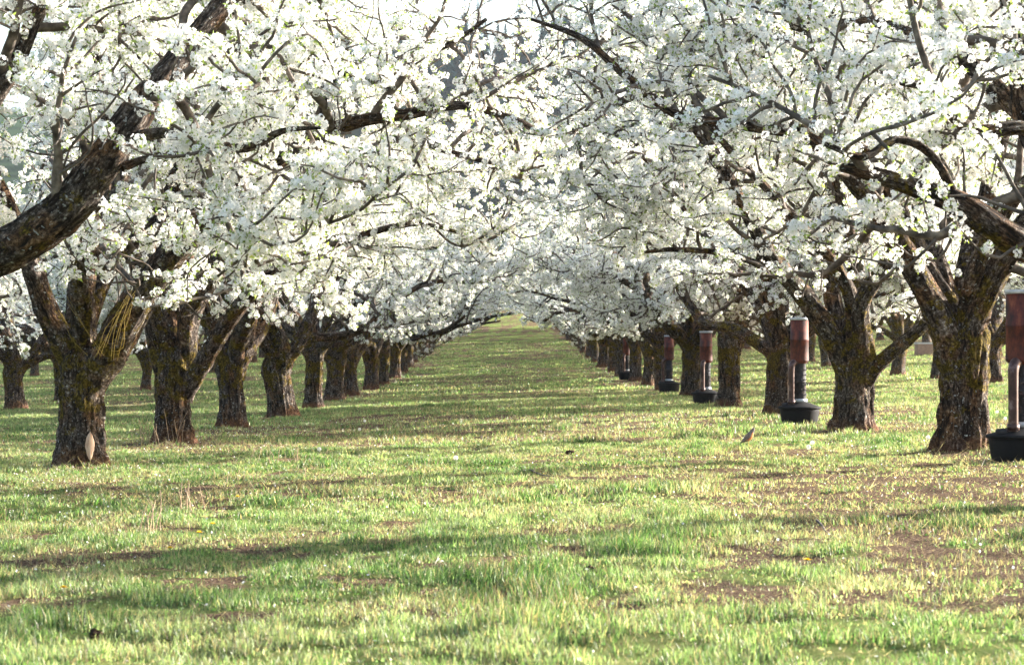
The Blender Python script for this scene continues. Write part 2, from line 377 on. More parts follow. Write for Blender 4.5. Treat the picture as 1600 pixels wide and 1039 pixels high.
def flower_template(rng, nf, size):
    """verts (k,3) of kite petals, 4 per petal; a dome of nf flowers"""
    out = []
    for i in range(nf):
        ph = i * 2.39996 + rng.uniform(-.3, .3); ct = 1 - 1.5 * (i + 0.5) / nf; st = math.sqrt(max(0, 1 - ct * ct))
        nrm = np.array([st * math.cos(ph), st * math.sin(ph), ct]) + rng.normal(size=3) * 0.12
        nrm /= np.linalg.norm(nrm)
        c = nrm * 0.034 * rng.uniform(0.8, 1.15)
        R = rotmats(nrm[None], rng)[0]; a0 = rng.uniform(0, 6.28); s = rng.uniform(0.85, 1.15) * size
        for p in range(5):
            an = a0 + p * 2 * math.pi / 5
            ca, sa = math.cos(an), math.sin(an); up = rng.uniform(0.1, 0.45)
            loc = np.array([[0.12, 0, 0], [0.62, -0.50, up * 0.7], [1.1, 0, up], [0.62, 0.50, up * 0.7]]) * s
            q = np.stack([loc[:, 0] * ca - loc[:, 1] * sa, loc[:, 0] * sa + loc[:, 1] * ca, loc[:, 2]], -1)
            out.append(c + q @ R.T)
    return np.concatenate(out)

def leaf_template(rng, nl, L=0.042):
    out = []
    for i in range(nl):
        ph = i * 2 * math.pi / nl + rng.uniform(-.5, .5); el = rng.uniform(-0.2, 0.9); s = L * rng.uniform(0.6, 1.25)
        d = np.array([math.cos(ph) * math.cos(el), math.sin(ph) * math.cos(el), math.sin(el)])
        sd_ = np.cross(d, rng.normal(size=3)); sd_ /= np.linalg.norm(sd_)
        o = d * 0.02
        out.append(np.array([o, o + d * s * .5 + sd_ * s * .2, o + d * s + np.array([0, 0, -.15 * s]), o + d * s * .5 - sd_ * s * .2]))
    return np.concatenate(out)

trng = np.random.RandomState(5)
FT_HI = [flower_template(trng, n, 0.0150) for n in (12, 13, 14, 12, 11, 13)]
FT_LO = [flower_template(trng, 3, 0.030) for _ in range(4)]
LT_HI = [leaf_template(trng, 6) for _ in range(5)]
LT_LO = [leaf_template(trng, 2, 0.06) for _ in range(4)]

def scatter(templates, pos, dirs, scale, rng):
    R = rotmats(dirs, rng); k = rng.randint(0, len(templates), len(pos)); Vs = []
    for t, T in enumerate(templates):
        m_ = k == t
        if not m_.any(): continue
        V = np.einsum('nij,vj->nvi', R[m_], T) * scale[m_][:, None, None] + pos[m_][:, None, :]
        Vs.append(V.reshape(-1, 3))
    V = np.concatenate(Vs); F = np.arange(len(V)).reshape(-1, 4)
    return V, F

# ------------------------------------------------------------------ pear tree generator (all lengths in metres, tree base at the origin)
RMAX, ZTOP = 5.7, 6.1
def grow_path(p, d, length, rng, step, wob, trop=0.0, sag=0.0):
    pts = [p.copy()]; d = d / np.linalg.norm(d); n = max(2, int(length / step)); bend = rng.normal(size=3) * 0.10
    for i in range(n):
        if i % 4 == 0: bend = rng.normal(size=3) * wob * 0.6
        d = d + rng.normal(size=3) * wob * 0.7 + bend
        rh = math.hypot(p[0], p[1])
        out_ = np.array([p[0], p[1], 0]) / (rh + 0.1)
        d[2] += trop - sag * (i / n)
        if rh > RMAX - 0.5: d = d - out_ * 0.25 * (rh - RMAX + 0.5) * 2
        if p[2] > ZTOP - 0.6: d[2] -= 0.15
        if i > 2 and p[2] < 1.6 + 1.25 * min(1, max(0, (rh - 2.4) / 1.8)): d[2] = max(d[2] + 0.2, 0.12)
        d /= np.linalg.norm(d); p = p + d * step; pts.append(p.copy())
    return np.array(pts)

def make_limbs(rng, n=5, crotch=1.1, lean=None):
    limbs = []
    a0 = rng.uniform(0, 6.28)
    for i in range(n):
        az = a0 + i * 2 * math.pi / n + rng.uniform(-.35, .35); el = math.radians(rng.uniform(40, 62))
        d = np.array([math.cos(az) * math.cos(el), math.sin(az) * math.cos(el), math.sin(el)])
        r0 = rng.uniform(0.10, 0.155)
        st = np.array([0, 0, crotch - 0.35]); p1 = np.array([0, 0, crotch - 0.05]) + d * np.array([0.5, 0.5, 0.2]) * 0.35
        path = grow_path(p1, d, rng.uniform(4.9, 6.2), rng, 0.42, 0.17, trop=0.0, sag=0.19)
        pts = np.vstack([st[None], path]); n_ = len(pts)
        rad = r0 * np.concatenate([[1.0, 1.05], np.linspace(1.0, 0.26, n_ - 2) ** 1.15])
        limbs.append((pts, rad))
    if rng.uniform() < 0.9:        # a central leader
        d = np.array([rng.uniform(-.25, .25), rng.uniform(-.25, .25), 1.0])
        path = grow_path(np.array([0, 0, crotch]), d, 3.9, rng, 0.42, 0.12, trop=0.05)
        pts = np.vstack([[[0, 0, crotch - 0.35]], path]); rad = 0.11 * np.concatenate([[1.0], np.linspace(1.0, 0.25, len(pts) - 1)])
        limbs.append((pts, rad))
    return limbs

def build_tree(seed, limbs=None, crotch=1.1, r0=0.25, quality='hi', nsec=15, top_lean=(0, 0), clip=None, dens=1.25, bare_limbs=None, gapx=0.0):
    """returns a list of (part name, mesh)"""
    rng = np.random.RandomState(seed)
    if limbs is None: limbs = make_limbs(rng, rng.randint(5, 7), crotch)
    hi = quality == 'hi'
    parts = []
    tr = Tubes()
    zz = np.array([-0.25, 0.0, 0.12, 0.3, 0.55, crotch - 0.3, crotch - 0.05, crotch + 0.12])
    rr = 0.9 * r0 * np.array([1.45, 1.25, 1.10, 1.0, 0.95, 0.98, 1.0, 0.62])
    ttx, tty = top_lean
    pts = np.stack([ttx * np.clip(zz / crotch, 0, 1) ** 1.5, tty * np.clip(zz / crotch, 0, 1) ** 1.5, zz], -1)
    ph = rng.uniform(0, 6, 4)
    fl = lambda l, t: 1 + 0.16 * np.exp(-np.maximum(l - 0.2, 0) / 0.22) * (np.cos(3 * t + ph[0]) + 0.7 * np.cos(5 * t + ph[1])) + 0.06 * np.cos(2 * t + ph[2]) + 0.05 * np.cos(4 * t + ph[3] + l * 2)
    tr.add(pts, rr, 72 if hi else 10, rough=0.035, seed=seed, step=0.035 if hi else 0.3, ridges=0.30 if hi else 0, flare=fl)
    lim = []
    for i, (p, r) in enumerate(limbs):
        t = Tubes() if hi else tr
        t.add(p, r, 30 if hi else 6, rough=0.075, seed=seed * 10 + i, step=0.05 if hi else 0.5, ridges=0.26 if hi else 0)
        if hi: lim.append(t)
    br = Tubes() if hi else tr
    C = []; D = []
    def clusters(path, spacing, off, t0=0.0):
        seg = np.linalg.norm(np.diff(path, axis=0), axis=1); ln = np.concatenate([[0], np.cumsum(seg)])
        n = int(ln[-1] * (1 - t0) / spacing * dens) + 1
        s = rng.uniform(t0 * ln[-1], ln[-1], n)
        pos = np.stack([np.interp(s, ln, path[:, k]) for k in range(3)], -1)
        dr = rng.normal(size=(n, 3)); dr[:, 2] += 0.55; dr /= np.linalg.norm(dr, axis=1)[:, None]
        pos = pos + dr * off * rng.uniform(0.4, 1.6, (n, 1))
        C.append(pos); D.append(dr)
        e_ = path[-1][None] + 0.02; C.append(e_); D.append((path[-1] - path[-2])[None])
    for (p, r) in limbs:
        P, R_ = resample(p, r, 0.1)
        n = len(P)
        ns = max(3, int(nsec * (n * 0.1) / 4.3)) if hi else 8
        for k in range(ns):
            t = 0.32 + 0.68 * (k + rng.uniform(0.1, .9)) / ns; i = min(n - 2, int(t * n))
            tan = P[i + 1] - P[i]; tan /= np.linalg.norm(tan)
            pd = np.cross(tan, rng.normal(size=3)); pd /= np.linalg.norm(pd) + 1e-9
            outw = np.array([P[i][0], P[i][1], 0]); outw = outw / (np.linalg.norm(outw) + .3)
            d = pd * 1.0 + tan * 0.45 + outw * 0.35 + np.array([0, 0, 0.12])
            L_ = rng.uniform(1.1, 2.5) * (1.05 - 0.30 * t)
            sp = grow_path(P[i], d, L_, rng, 0.14, 0.20, trop=0.01, sag=0.10)
            if hi and P[i][2] < 2.7 and rng.uniform() < (0.72 if bare_limbs is not None and math.hypot(P[i][0], P[i][1]) < 1.8 else 0.25): continue
            if bare_limbs is not None and sp[-1][2] > 2.9 and -0.6 < sp[-1][0] + gapx < 1.2 and rng.uniform() < 0.35: continue
            if (sp[len(sp) // 2:, 2] - 1.3 - 1.1 * sstep(2.8, 4.5, np.hypot(sp[len(sp) // 2:, 0], sp[len(sp) // 2:, 1]))).min() < 0 or (clip is not None and not clip(sp[-1:])[0]): continue
            ra = min(R_[i] * 0.66, rng.uniform(0.030, 0.055))
            br.add(sp, np.linspace(ra, 0.011, len(sp)), 8 if hi else 3, rough=0.10 if hi else 0, seed=rng.randint(9999), step=0.07 if hi else None)
            clusters(sp, 0.12 if hi else 0.08, 0.06, 0.12)
            nt_ = rng.randint(7, 11) if hi else 7
            for q in range(nt_):
                j = int((0.15 + 0.85 * (q + rng.uniform(0, 1)) / nt_) * (len(sp) - 2)) + 1
                j = min(j, len(sp) - 2)
                tan2 = sp[j + 1] - sp[j - 1]; tan2 /= np.linalg.norm(tan2)
                pd2 = np.cross(tan2, rng.normal(size=3)); pd2 /= np.linalg.norm(pd2) + 1e-9
                tp = grow_path(sp[j], pd2 + tan2 * 0.6 + np.array([0, 0, .15]), rng.uniform(0.4, 1.05), rng, 0.09, 0.22, trop=0.02, sag=0.08)
                br.add(tp, np.linspace(0.013, 0.004, len(tp)), 5 if hi else 3, seed=rng.randint(9999))
                clusters(tp, 0.062 if hi else 0.08, 0.045)
                if hi and rng.uniform() < 0.55:
                    j2 = rng.randint(1, len(tp) - 1)
                    tq = grow_path(tp[j2], rng.normal(size=3) + (tp[j2] - tp[j2 - 1]) * 6, rng.uniform(.15, .4), rng, 0.08, 0.2)
                    br.add(tq, np.linspace(0.005, 0.003, len(tq)), 4, seed=rng.randint(9999)); clusters(tq, 0.08, 0.04)
        clusters(P[int(n * 0.25):], 0.35 if hi else 0.3, 0.12)
        clusters(P[int(n * 0.75):], 0.06, 0.08)
    C = np.concatenate(C); D = np.concatenate(D)
    low = 1.52 + 0.22 * np.sin(np.arctan2(C[:, 1], C[:, 0]) * 3 + seed) - 0.25
    rh_ = np.hypot(C[:, 0], C[:, 1]); low = low + 0.8 * sstep(2.9, 4.6, rh_)      # the outer skirt arches upward over the lane
    keep = C[:, 2] > low * rng.uniform(0.82, 1.02, len(C))
    keep &= ~((rh_ < 0.85 * (4.1 - C[:, 2])) & (rng.uniform(size=len(C)) < 0.6))      # the shaded inside of a crown carries few flowers
    if not hi: keep &= rh_ < 4.5
    keep &= ~((rh_ > 3.3) & (C[:, 2] > 3.7) & (rng.uniform(size=len(C)) < (0.5 if bare_limbs is None else 0.2)))
    if bare_limbs is not None:      # old thick wood carries no spurs: its near side stays open
        for (lp, lr) in bare_limbs:
            q, qr = resample(lp, lr, 0.12)
            for a_, ra_ in zip(q, qr):
                if ra_ < 0.05: continue
                keep &= ~((np.abs(C[:, 0] - a_[0]) < ra_ + 0.10) & (np.abs(C[:, 2] - a_[2]) < ra_ + 0.10) & (C[:, 1] < a_[1] + .1) & (C[:, 1] > a_[1] - 2.4) & (rng.uniform(size=len(C)) < 0.6))
    if clip is not None: keep &= clip(C)
    if bare_limbs is not None:       # thin twigs only where the two rows meet overhead
        wx = C[:, 0] + gapx; keep &= ~((wx > -0.5) & (wx < 1.1) & (C[:, 2] > 2.9) & (rng.uniform(size=len(C)) < 0.4))
    C, D = C[keep], D[keep]
    sc_ = rng.uniform(0.6, 1.15, len(C)) * (1.0 if hi else 1.5)
    fV, fF = scatter(FT_HI if hi else FT_LO, C, D, sc_, rng)
    lk = rng.uniform(size=len(C)) < 0.75
    lV, lF = scatter(LT_HI if hi else LT_LO, C[lk] - D[lk] * 0.015, D[lk], sc_[lk], rng)
    if hi:
        parts.append(('trunk', tr.mesh('trunk', M['bark'])))
        for t in lim: parts.append(('limb', t.mesh('limb', M['limb'])))
        parts.append(('branches', br.mesh('branches', M['twig'])))
        parts.append(('blossoms', mesh_np('blossoms', fV, fF, [M['petal']], smooth=False)))
        parts.append(('leaves', mesh_np('leaves', lV, lF, [M['leaf']], smooth=False)))
    else:
        parts.append(('trunk', tr.mesh('trunk', M['bark'])))
        V = np.concatenate([fV, lV]); F = np.concatenate([fF, lF + len(fV)])
        parts.append(('crown', mesh_np('crown', V, F, [M['petal'], M['leaf']], np.concatenate([np.zeros(len(fF)), np.ones(len(lF))]), smooth=False)))
    print('tree', seed, quality, 'clusters', len(C))
    return parts

def place(parts, x, y, rz, label, group, scale=1.0):
    t = thing('pear_tree', label, 'tree', (x, y, float(ground_base(x, y))), rz, group)
    t.scale = (scale,) * 3
    if math.hypot(x, y) > 33: t.rotation_euler = (0.05 * math.sin(y * 1.7), 0.06 * math.sin(y * 2.3 + x), rz)
    for n, me in parts: link(n, me, t)
    return t

# ---- limbs of the near trees, laid out as real positions; A(px, py, d) is a point at distance d along the lane
def A(px, py, d): return np.array([(px - 785) * d / FPX, d, 0.927 + (566 - py) * d / FPX])
def limb(base, pts, r):
    P = np.array([A(*p) for p in pts]) - np.array(base); return (P, np.array(r) * 0.86)

def gpos(x, y): return (x, y, float(ground_base(x, y)))
T0 = gpos(-4.11, 15.9); T1 = gpos(-4.10, 22.7); T2 = gpos(-4.12, 29.1)
R0 = gpos(4.12, 13.9); R1 = gpos(4.12, 20.8); R2 = gpos(4.11, 27.2)
TREE_SPOTS += [T1[:2], T2[:2], R1[:2], R2[:2], (-4.1, 36.2), (4.1, 35.5), (4.1, 41.2)]

def with_extra(base, limbs, seed, dirs, crotch=1.1):
    rng = np.random.RandomState(seed); L = list(limbs)
    for (az, el, ln, r) in dirs:
        az = math.radians(az); el = math.radians(el)
        d = np.array([math.cos(az) * math.cos(el), math.sin(az) * math.cos(el), math.sin(el)])
        p = grow_path(np.array([0, 0, crotch]) + d * .12, d, ln, rng, 0.42, 0.13, sag=0.14)
        p = np.vstack([[[0, 0, crotch - .35]], p]); rad = r * np.concatenate([[1.0], np.linspace(1.0, .27, len(p) - 1)])
        L.append((p, rad))
    return L
hero = {}
LT0 = [limb(T0, [(-175, 445, 15.9), (-110, 415, 15.8), (0, 395, 15.6), (95, 335, 15.5), (170, 240, 15.5), (235, 150, 15.6), (300, 65, 15.8), (370, -20, 16.0), (460, -120, 16.2)],
            [.19, .19, .185, .165, .135, .115, .10, .085, .04]),
       limb(T0, [(205, 215, 15.5), (270, 208, 15.3), (330, 224, 15.1), (385, 232, 15.0), (440, 205, 14.9), (500, 200, 14.8)], [.05, .043, .038, .036, .025, .012]),
       limb(T0, [(190, 262, 15.5), (240, 245, 15.6), (300, 240, 15.5), (360, 226, 15.4)], [.035, .03, .026, .02])]
LT0.append(limb(T0, [(-140, 430, 15.9), (-110, 330, 16.0), (-50, 210, 16.2), (15, 110, 16.3), (60, 20, 16.4), (120, -60, 16.6)], [.13, .12, .10, .085, .06, .03]))
LT0 = with_extra(T0, LT0, 3, [(60, 50, 4.3, .13), (110, 58, 4.0, .12), (185, 48, 4.0, .12), (75, 66, 4.6, .11), (20, 70, 4.4, .10)])
hero['T0'] = build_tree(101, LT0, 1.05, 0.27, clip=lambda C: ~((C[:, 1] < -2.8) & (C[:, 0] > 1.0)), bare_limbs=LT0[:1], gapx=T0[0])
LT1 = [limb(T1, [(130, 620, 22.7), (112, 560, 22.7), (75, 490, 22.6), (52, 425, 22.5), (15, 330, 22.4), (-40, 220, 22.2)], [.15, .15, .13, .12, .10, .06]),
       limb(T1, [(130, 620, 22.7), (135, 545, 22.8), (132, 450, 22.9), (150, 350, 23.0), (165, 230, 23.2), (150, 60, 23.4)], [.14, .14, .12, .11, .08, .04]),
       limb(T1, [(130, 620, 22.7), (165, 560, 22.6), (215, 470, 22.4), (290, 372, 22.2), (385, 285, 22.0), (480, 222, 21.9), (560, 190, 21.8), (640, 178, 21.7), (720, 165, 21.6), (800, 185, 21.6), (850, 210, 21.6)], [.20, .20, .185, .16, .13, .10, .07, .06, .05, .035, .015]),
       limb(T1, [(480, 222, 21.9), (540, 110, 21.8), (620, 95, 21.7), (700, 70, 21.6), (760, 30, 21.5)], [.06, .05, .045, .03, .02]),
       limb(T1, [(150, 600, 22.7), (180, 560, 23.0), (240, 440, 23.6), (270, 300, 24.2), (330, 130, 24.8), (400, -20, 25.2)], [.13, .13, .13, .11, .10, .06])]
LT1 = with_extra(T1, LT1, 4, [(-80, 55, 3.4, .10), (100, 50, 3.6, .10), (150, 64, 4.2, .10)])
hero['T1'] = build_tree(102, LT1, 1.05, 0.25, bare_limbs=LT1[:4], gapx=T1[0])
LT2 = [limb(T2, [(270, 620, 29.1), (250, 560, 29.1), (236, 500, 29.0), (215, 430, 28.9), (200, 330, 28.8)], [.15, .14, .11, .10, .06]),
       limb(T2, [(270, 620, 29.1), (290, 560, 29.1), (300, 480, 29.0), (355, 400, 28.8), (420, 330, 28.6), (520, 250, 28.3), (620, 215, 28.1), (710, 240, 28.0), (790, 260, 27.9)], [.16, .16, .16, .145, .12, .09, .06, .045, .02]),
       limb(T2, [(285, 620, 29.1), (310, 580, 28.9), (355, 505, 28.5), (410, 440, 28.1), (480, 400, 27.9), (560, 370, 27.6), (650, 350, 27.5), (740, 370, 27.4)], [.14, .13, .12, .10, .07, .05, .035, .02]),
       limb(T2, [(272, 620, 29.2), (285, 540, 29.4), (290, 420, 29.6), (300, 260, 29.9), (330, 90, 30.1)], [.13, .13, .12, .10, .05])]
LT2.append(limb(T2, [(300, 480, 29.0), (350, 330, 29.0), (420, 200, 28.9), (500, 110, 28.8), (580, 50, 28.7), (670, 45, 28.6), (720, 80, 28.5)], [.12, .11, .10, .08, .06, .04, .02]))
LT2 = with_extra(T2, LT2, 5, [(95, 52, 3.8, .10), (230, 52, 3.6, .10)])
hero['T2'] = build_tree(103, LT2, 1.08, 0.25, bare_limbs=LT2[:4], gapx=T2[0])
LR0 = [limb(R0, [(1865, 500, 13.9), (1760, 440, 13.8), (1660, 405, 13.7), (1580, 372, 13.6), (1500, 318, 13.5), (1425, 292, 13.5), (1355, 270, 13.4), (1315, 262, 13.4)],
            [.16, .15, .13, .105, .085, .062, .05, .03]),
       limb(R0, [(1865, 480, 13.9), (1760, 360, 13.6), (1680, 230, 13.3), (1600, 200, 13.1), (1540, 205, 13.0), (1495, 185, 12.9), (1465, 140, 12.9), (1410, 128, 12.8)],
            [.12, .10, .07, .045, .042, .038, .034, .025]),
       limb(R0, [(1865, 480, 13.9), (1700, 330, 14.1), (1610, 200, 14.3), (1590, 60, 14.4), (1560, -60, 14.6)], [.13, .11, .09, .07, .05]),
       limb(R0, [(1500, 318, 13.5), (1455, 240, 13.4), (1400, 218, 13.3), (1350, 245, 13.2), (1290, 225, 13.1)], [.03, .028, .026, .026, .014])]
LR0 = with_extra(R0, LR0, 6, [(80, 52, 4.0, .12), (120, 62, 3.8, .11), (0, 50, 3.8, .12)])
hero['R0'] = build_tree(104, LR0, 1.05, 0.26, clip=lambda C: ~((C[:, 1] < -2.6) & (C[:, 0] < -1.5) & (C[:, 2] < 2.6)), bare_limbs=LR0[:4], gapx=R0[0])
LR1 = [limb(R1, [(1500, 590, 20.8), (1478, 520, 20.7), (1440, 440, 20.6), (1400, 370, 20.5), (1350, 300, 20.4), (1260, 215, 20.2), (1160, 195, 20.1), (1060, 180, 20.0), (980, 120, 19.9), (910, 60, 19.9), (830, 30, 19.9)],
            [.15, .15, .13, .12, .10, .07, .055, .045, .04, .035, .015]),
       limb(R1, [(1500, 590, 20.8), (1490, 500, 20.9), (1462, 400, 21.0), (1440, 330, 21.1), (1425, 180, 21.2), (1400, 20, 21.4)], [.13, .13, .10, .09, .08, .05]),
       limb(R1, [(1505, 590, 20.8), (1520, 500, 20.7), (1572, 400, 20.5), (1620, 330, 20.4), (1700, 240, 20.2)], [.15, .15, .13, .12, .08]),
       limb(R1, [(1440, 200, 21.2), (1380, 110, 21.0), (1310, 60, 20.8), (1250, 45, 20.6), (1180, 25, 20.4)], [.05, .045, .04, .03, .02])]
LR1 = with_extra(R1, LR1, 7, [(80, 50, 3.9, .11), (160, 62, 3.8, .09), (-90, 58, 3.0, .08)])
hero['R1'] = build_tree(105, LR1, 1.12, 0.245, bare_limbs=LR1[:4], gapx=R1[0])
LR2 = [limb(R2, [(1335, 620, 27.2), (1310, 545, 27.1), (1262, 470, 27.0), (1205, 400, 26.8), (1150, 300, 26.6), (1080, 190, 26.4), (1000, 150, 26.2), (920, 190, 26.1), (860, 230, 26.0)],
            [.15, .15, .13, .12, .09, .07, .055, .04, .02]),
       limb(R2, [(1335, 620, 27.2), (1315, 530, 27.3), (1298, 440, 27.5), (1300, 300, 27.7), (1290, 150, 27.9)], [.13, .13, .12, .09, .05]),
       limb(R2, [(1340, 610, 27.2), (1350, 560, 27.0), (1345, 480, 26.8), (1385, 410, 26.6), (1410, 330, 26.4), (1400, 200, 26.3)], [.14, .14, .12, .10, .08, .05]),
       limb(R2, [(1345, 610, 27.2), (1375, 568, 27.0), (1440, 512, 26.7), (1500, 450, 26.5)], [.11, .10, .08, .06]),
       limb(R2, [(1240, 440, 26.9), (1150, 400, 26.7), (1060, 390, 26.5), (1000, 395, 26.3)], [.05, .045, .035, .018])]
LR2 = with_extra(R2, LR2, 8, [(85, 50, 3.8, .10), (250, 55, 3.6, .09)])
hero['R2'] = build_tree(106, LR2, 1.12, 0.25, bare_limbs=LR2[:4], gapx=R2[0])
GEN = [build_tree(200 + i, None, (1.1, 0.95, 1.25, 1.15)[i], (0.215, 0.25, 0.20, 0.235)[i], nsec=14, top_lean=((0.10, -0.08), (-0.13, 0.04), (0.03, 0.14), (-0.05, -0.12))[i]) for i in range(4)]
LOW = [build_tree(300 + i, None, 1.1, (0.19, .23, .21, .24)[i], quality='lo', top_lean=((0.1, -.1), (-.1, .05), (0, .1), (-.1, -.1))[i]) for i in range(4)]

ORD = ['first', 'second', 'third', 'fourth', 'fifth', 'sixth', 'seventh', 'eighth', 'ninth', 'tenth', 'eleventh', 'twelfth', 'thirteenth',
       'fourteenth', 'fifteenth', 'sixteenth', 'seventeenth', 'eighteenth']
GR = 'old pear trees in blossom planted in rows'
place(hero['T0'], T0[0], T0[1], 0, 'pear tree rooted left of the frame, huge bare limb slanting across upper left corner', GR)
place(hero['T1'], T1[0], T1[1], 0, 'nearest whole pear tree on the left, pale scar low on its thick trunk', GR)
place(hero['T2'], T2[0], T2[1], 0, 'pear tree second in the left row, brown suckers and earth mound at its foot', GR)
place(hero['R0'], R0[0], R0[1], 0, 'pear tree rooted right of the frame, its dark limb arching in from the right edge', GR)
place(hero['R1'], R1[0], R1[1], 0, 'nearest whole pear tree on the right, mossy trunk between two smudge pots', GR)
place(hero['R2'], R2[0], R2[1], 0, 'pear tree second in the right row, a low limb forking off to the right', GR)
rng = np.random.RandomState(77)
left_y = [36.2, 42.5, 49.9, 56.9, 64.2, 71.6, 78.4, 87.0]
while left_y[-1] < 400: left_y.append(left_y[-1] + 7.2)
right_y = [35.5, 41.2, 51.6, 59.5, 66.5, 73.5, 80.5, 87.5]
while right_y[-1] < 400: right_y.append(right_y[-1] + 7.2)
def pick(y, k): return GEN[k % 4] if y < 95 else LOW[k % 4]
for side, ys, sg in (('left', left_y, -1), ('right', right_y, 1)):
    for i, y in enumerate(ys):
        x = sg * (4.1 + rng.uniform(-.12, .12))
        if i + 3 <= 18:
            lab = f'pear tree {ORD[i+2]} from the front in the {side} row bordering the grass lane'
        else:
            lab = f'tiny far-off blossoming pear tree near the vanishing end of the {side} lane row'
        place(pick(y, i + (sg > 0)), x, y, rng.uniform(0, 6.28), lab, GR if i + 3 <= 18 else f'far trees of the {side} lane row', rng.uniform(.94, 1.06))
# the neighbouring rows, seen under the crowns, and the ones to the right that the low sun shines through
for side, sg in (('left', -1), ('right', 1)):
    for r, (off, y0, y1) in enumerate(((12.3, 50, 175), (20.5, 88, 175), (28.7, 120, 180), (36.9, 150, 190))):
        y = y0 + rng.uniform(0, 3); k = 0
        while y < y1:
            place(pick(y + (45 if r else 25), k), sg * (off + rng.uniform(-.3, .3)), y, rng.uniform(0, 6.28),
                  f'small blossoming pear tree standing in the {ORD[r]} row behind the {side} lane row',
                  f'trees of the {ORD[r]} row beyond the {side} lane row', rng.uniform(.92, 1.05))
            y += 7.2; k += 1
for k, (x, y) in enumerate([(12.3, 45)]):
    place(GEN[k % 4], x, y, rng.uniform(0, 6.28), 'pear tree of the next row right of the frame, its crown shading the lane', 'trees right of the frame that shade the lane', 0.5 if y < 20 else 0.9)
# trees that close the lane at its far end
for k in range(8):
    x = -14 + 4.0 * k + rng.uniform(-1, 1); y = 415 + rng.uniform(0, 30)
    place(LOW[k % 4], x, y, rng.uniform(0, 6), 'faint blossoming tree closing off the far end of the grass lane', 'trees closing the far end of the lane', 1.15)

# ------------------------------------------------------------------ ground sheet
def lines(segs):
    out = []
    for a0, b0, st in segs: out.append(np.arange(a0, b0, st))
    return np.concatenate(out)
xs = lines([(-1500, -200, 60), (-200, -40, 8), (-40, -9, 1), (-9, 9, 0.11), (9, 40, 1), (40, 200, 8), (200, 1501, 60)])
ys = lines([(-60, 0, 6), (0, 4.5, 0.5), (4.5, 32, 0.11), (32, 70, 0.3), (70, 160, 1.2), (160, 500, 5), (500, 900, 12), (900, 2400, 100)])
X, Y = np.meshgrid(xs, ys, indexing='ij'); Z = gz(X, Y) - 0.008
nx, ny = X.shape; idx = np.arange(nx * ny).reshape(nx, ny)
F = np.stack([idx[:-1, :-1], idx[1:, :-1], idx[1:, 1:], idx[:-1, 1:]], -1).reshape(-1, 4)
b_ = bare(X, Y); b_ = np.where(Y > 60, b_ * 0.6, b_)
rowd = np.minimum(np.abs(np.abs(X) - 4.1), 4.0)
b_ = np.clip(b_ + 0.25 * np.exp(-(rowd / 0.7) ** 2) * (Y > 15), 0, 1)
g = link('ground', mesh_np('ground', np.stack([X, Y, Z], -1).reshape(-1, 3), F, [M['ground']], attrs={'bare': ('FLOAT', b_.ravel())}))
tag(g, kind='structure')

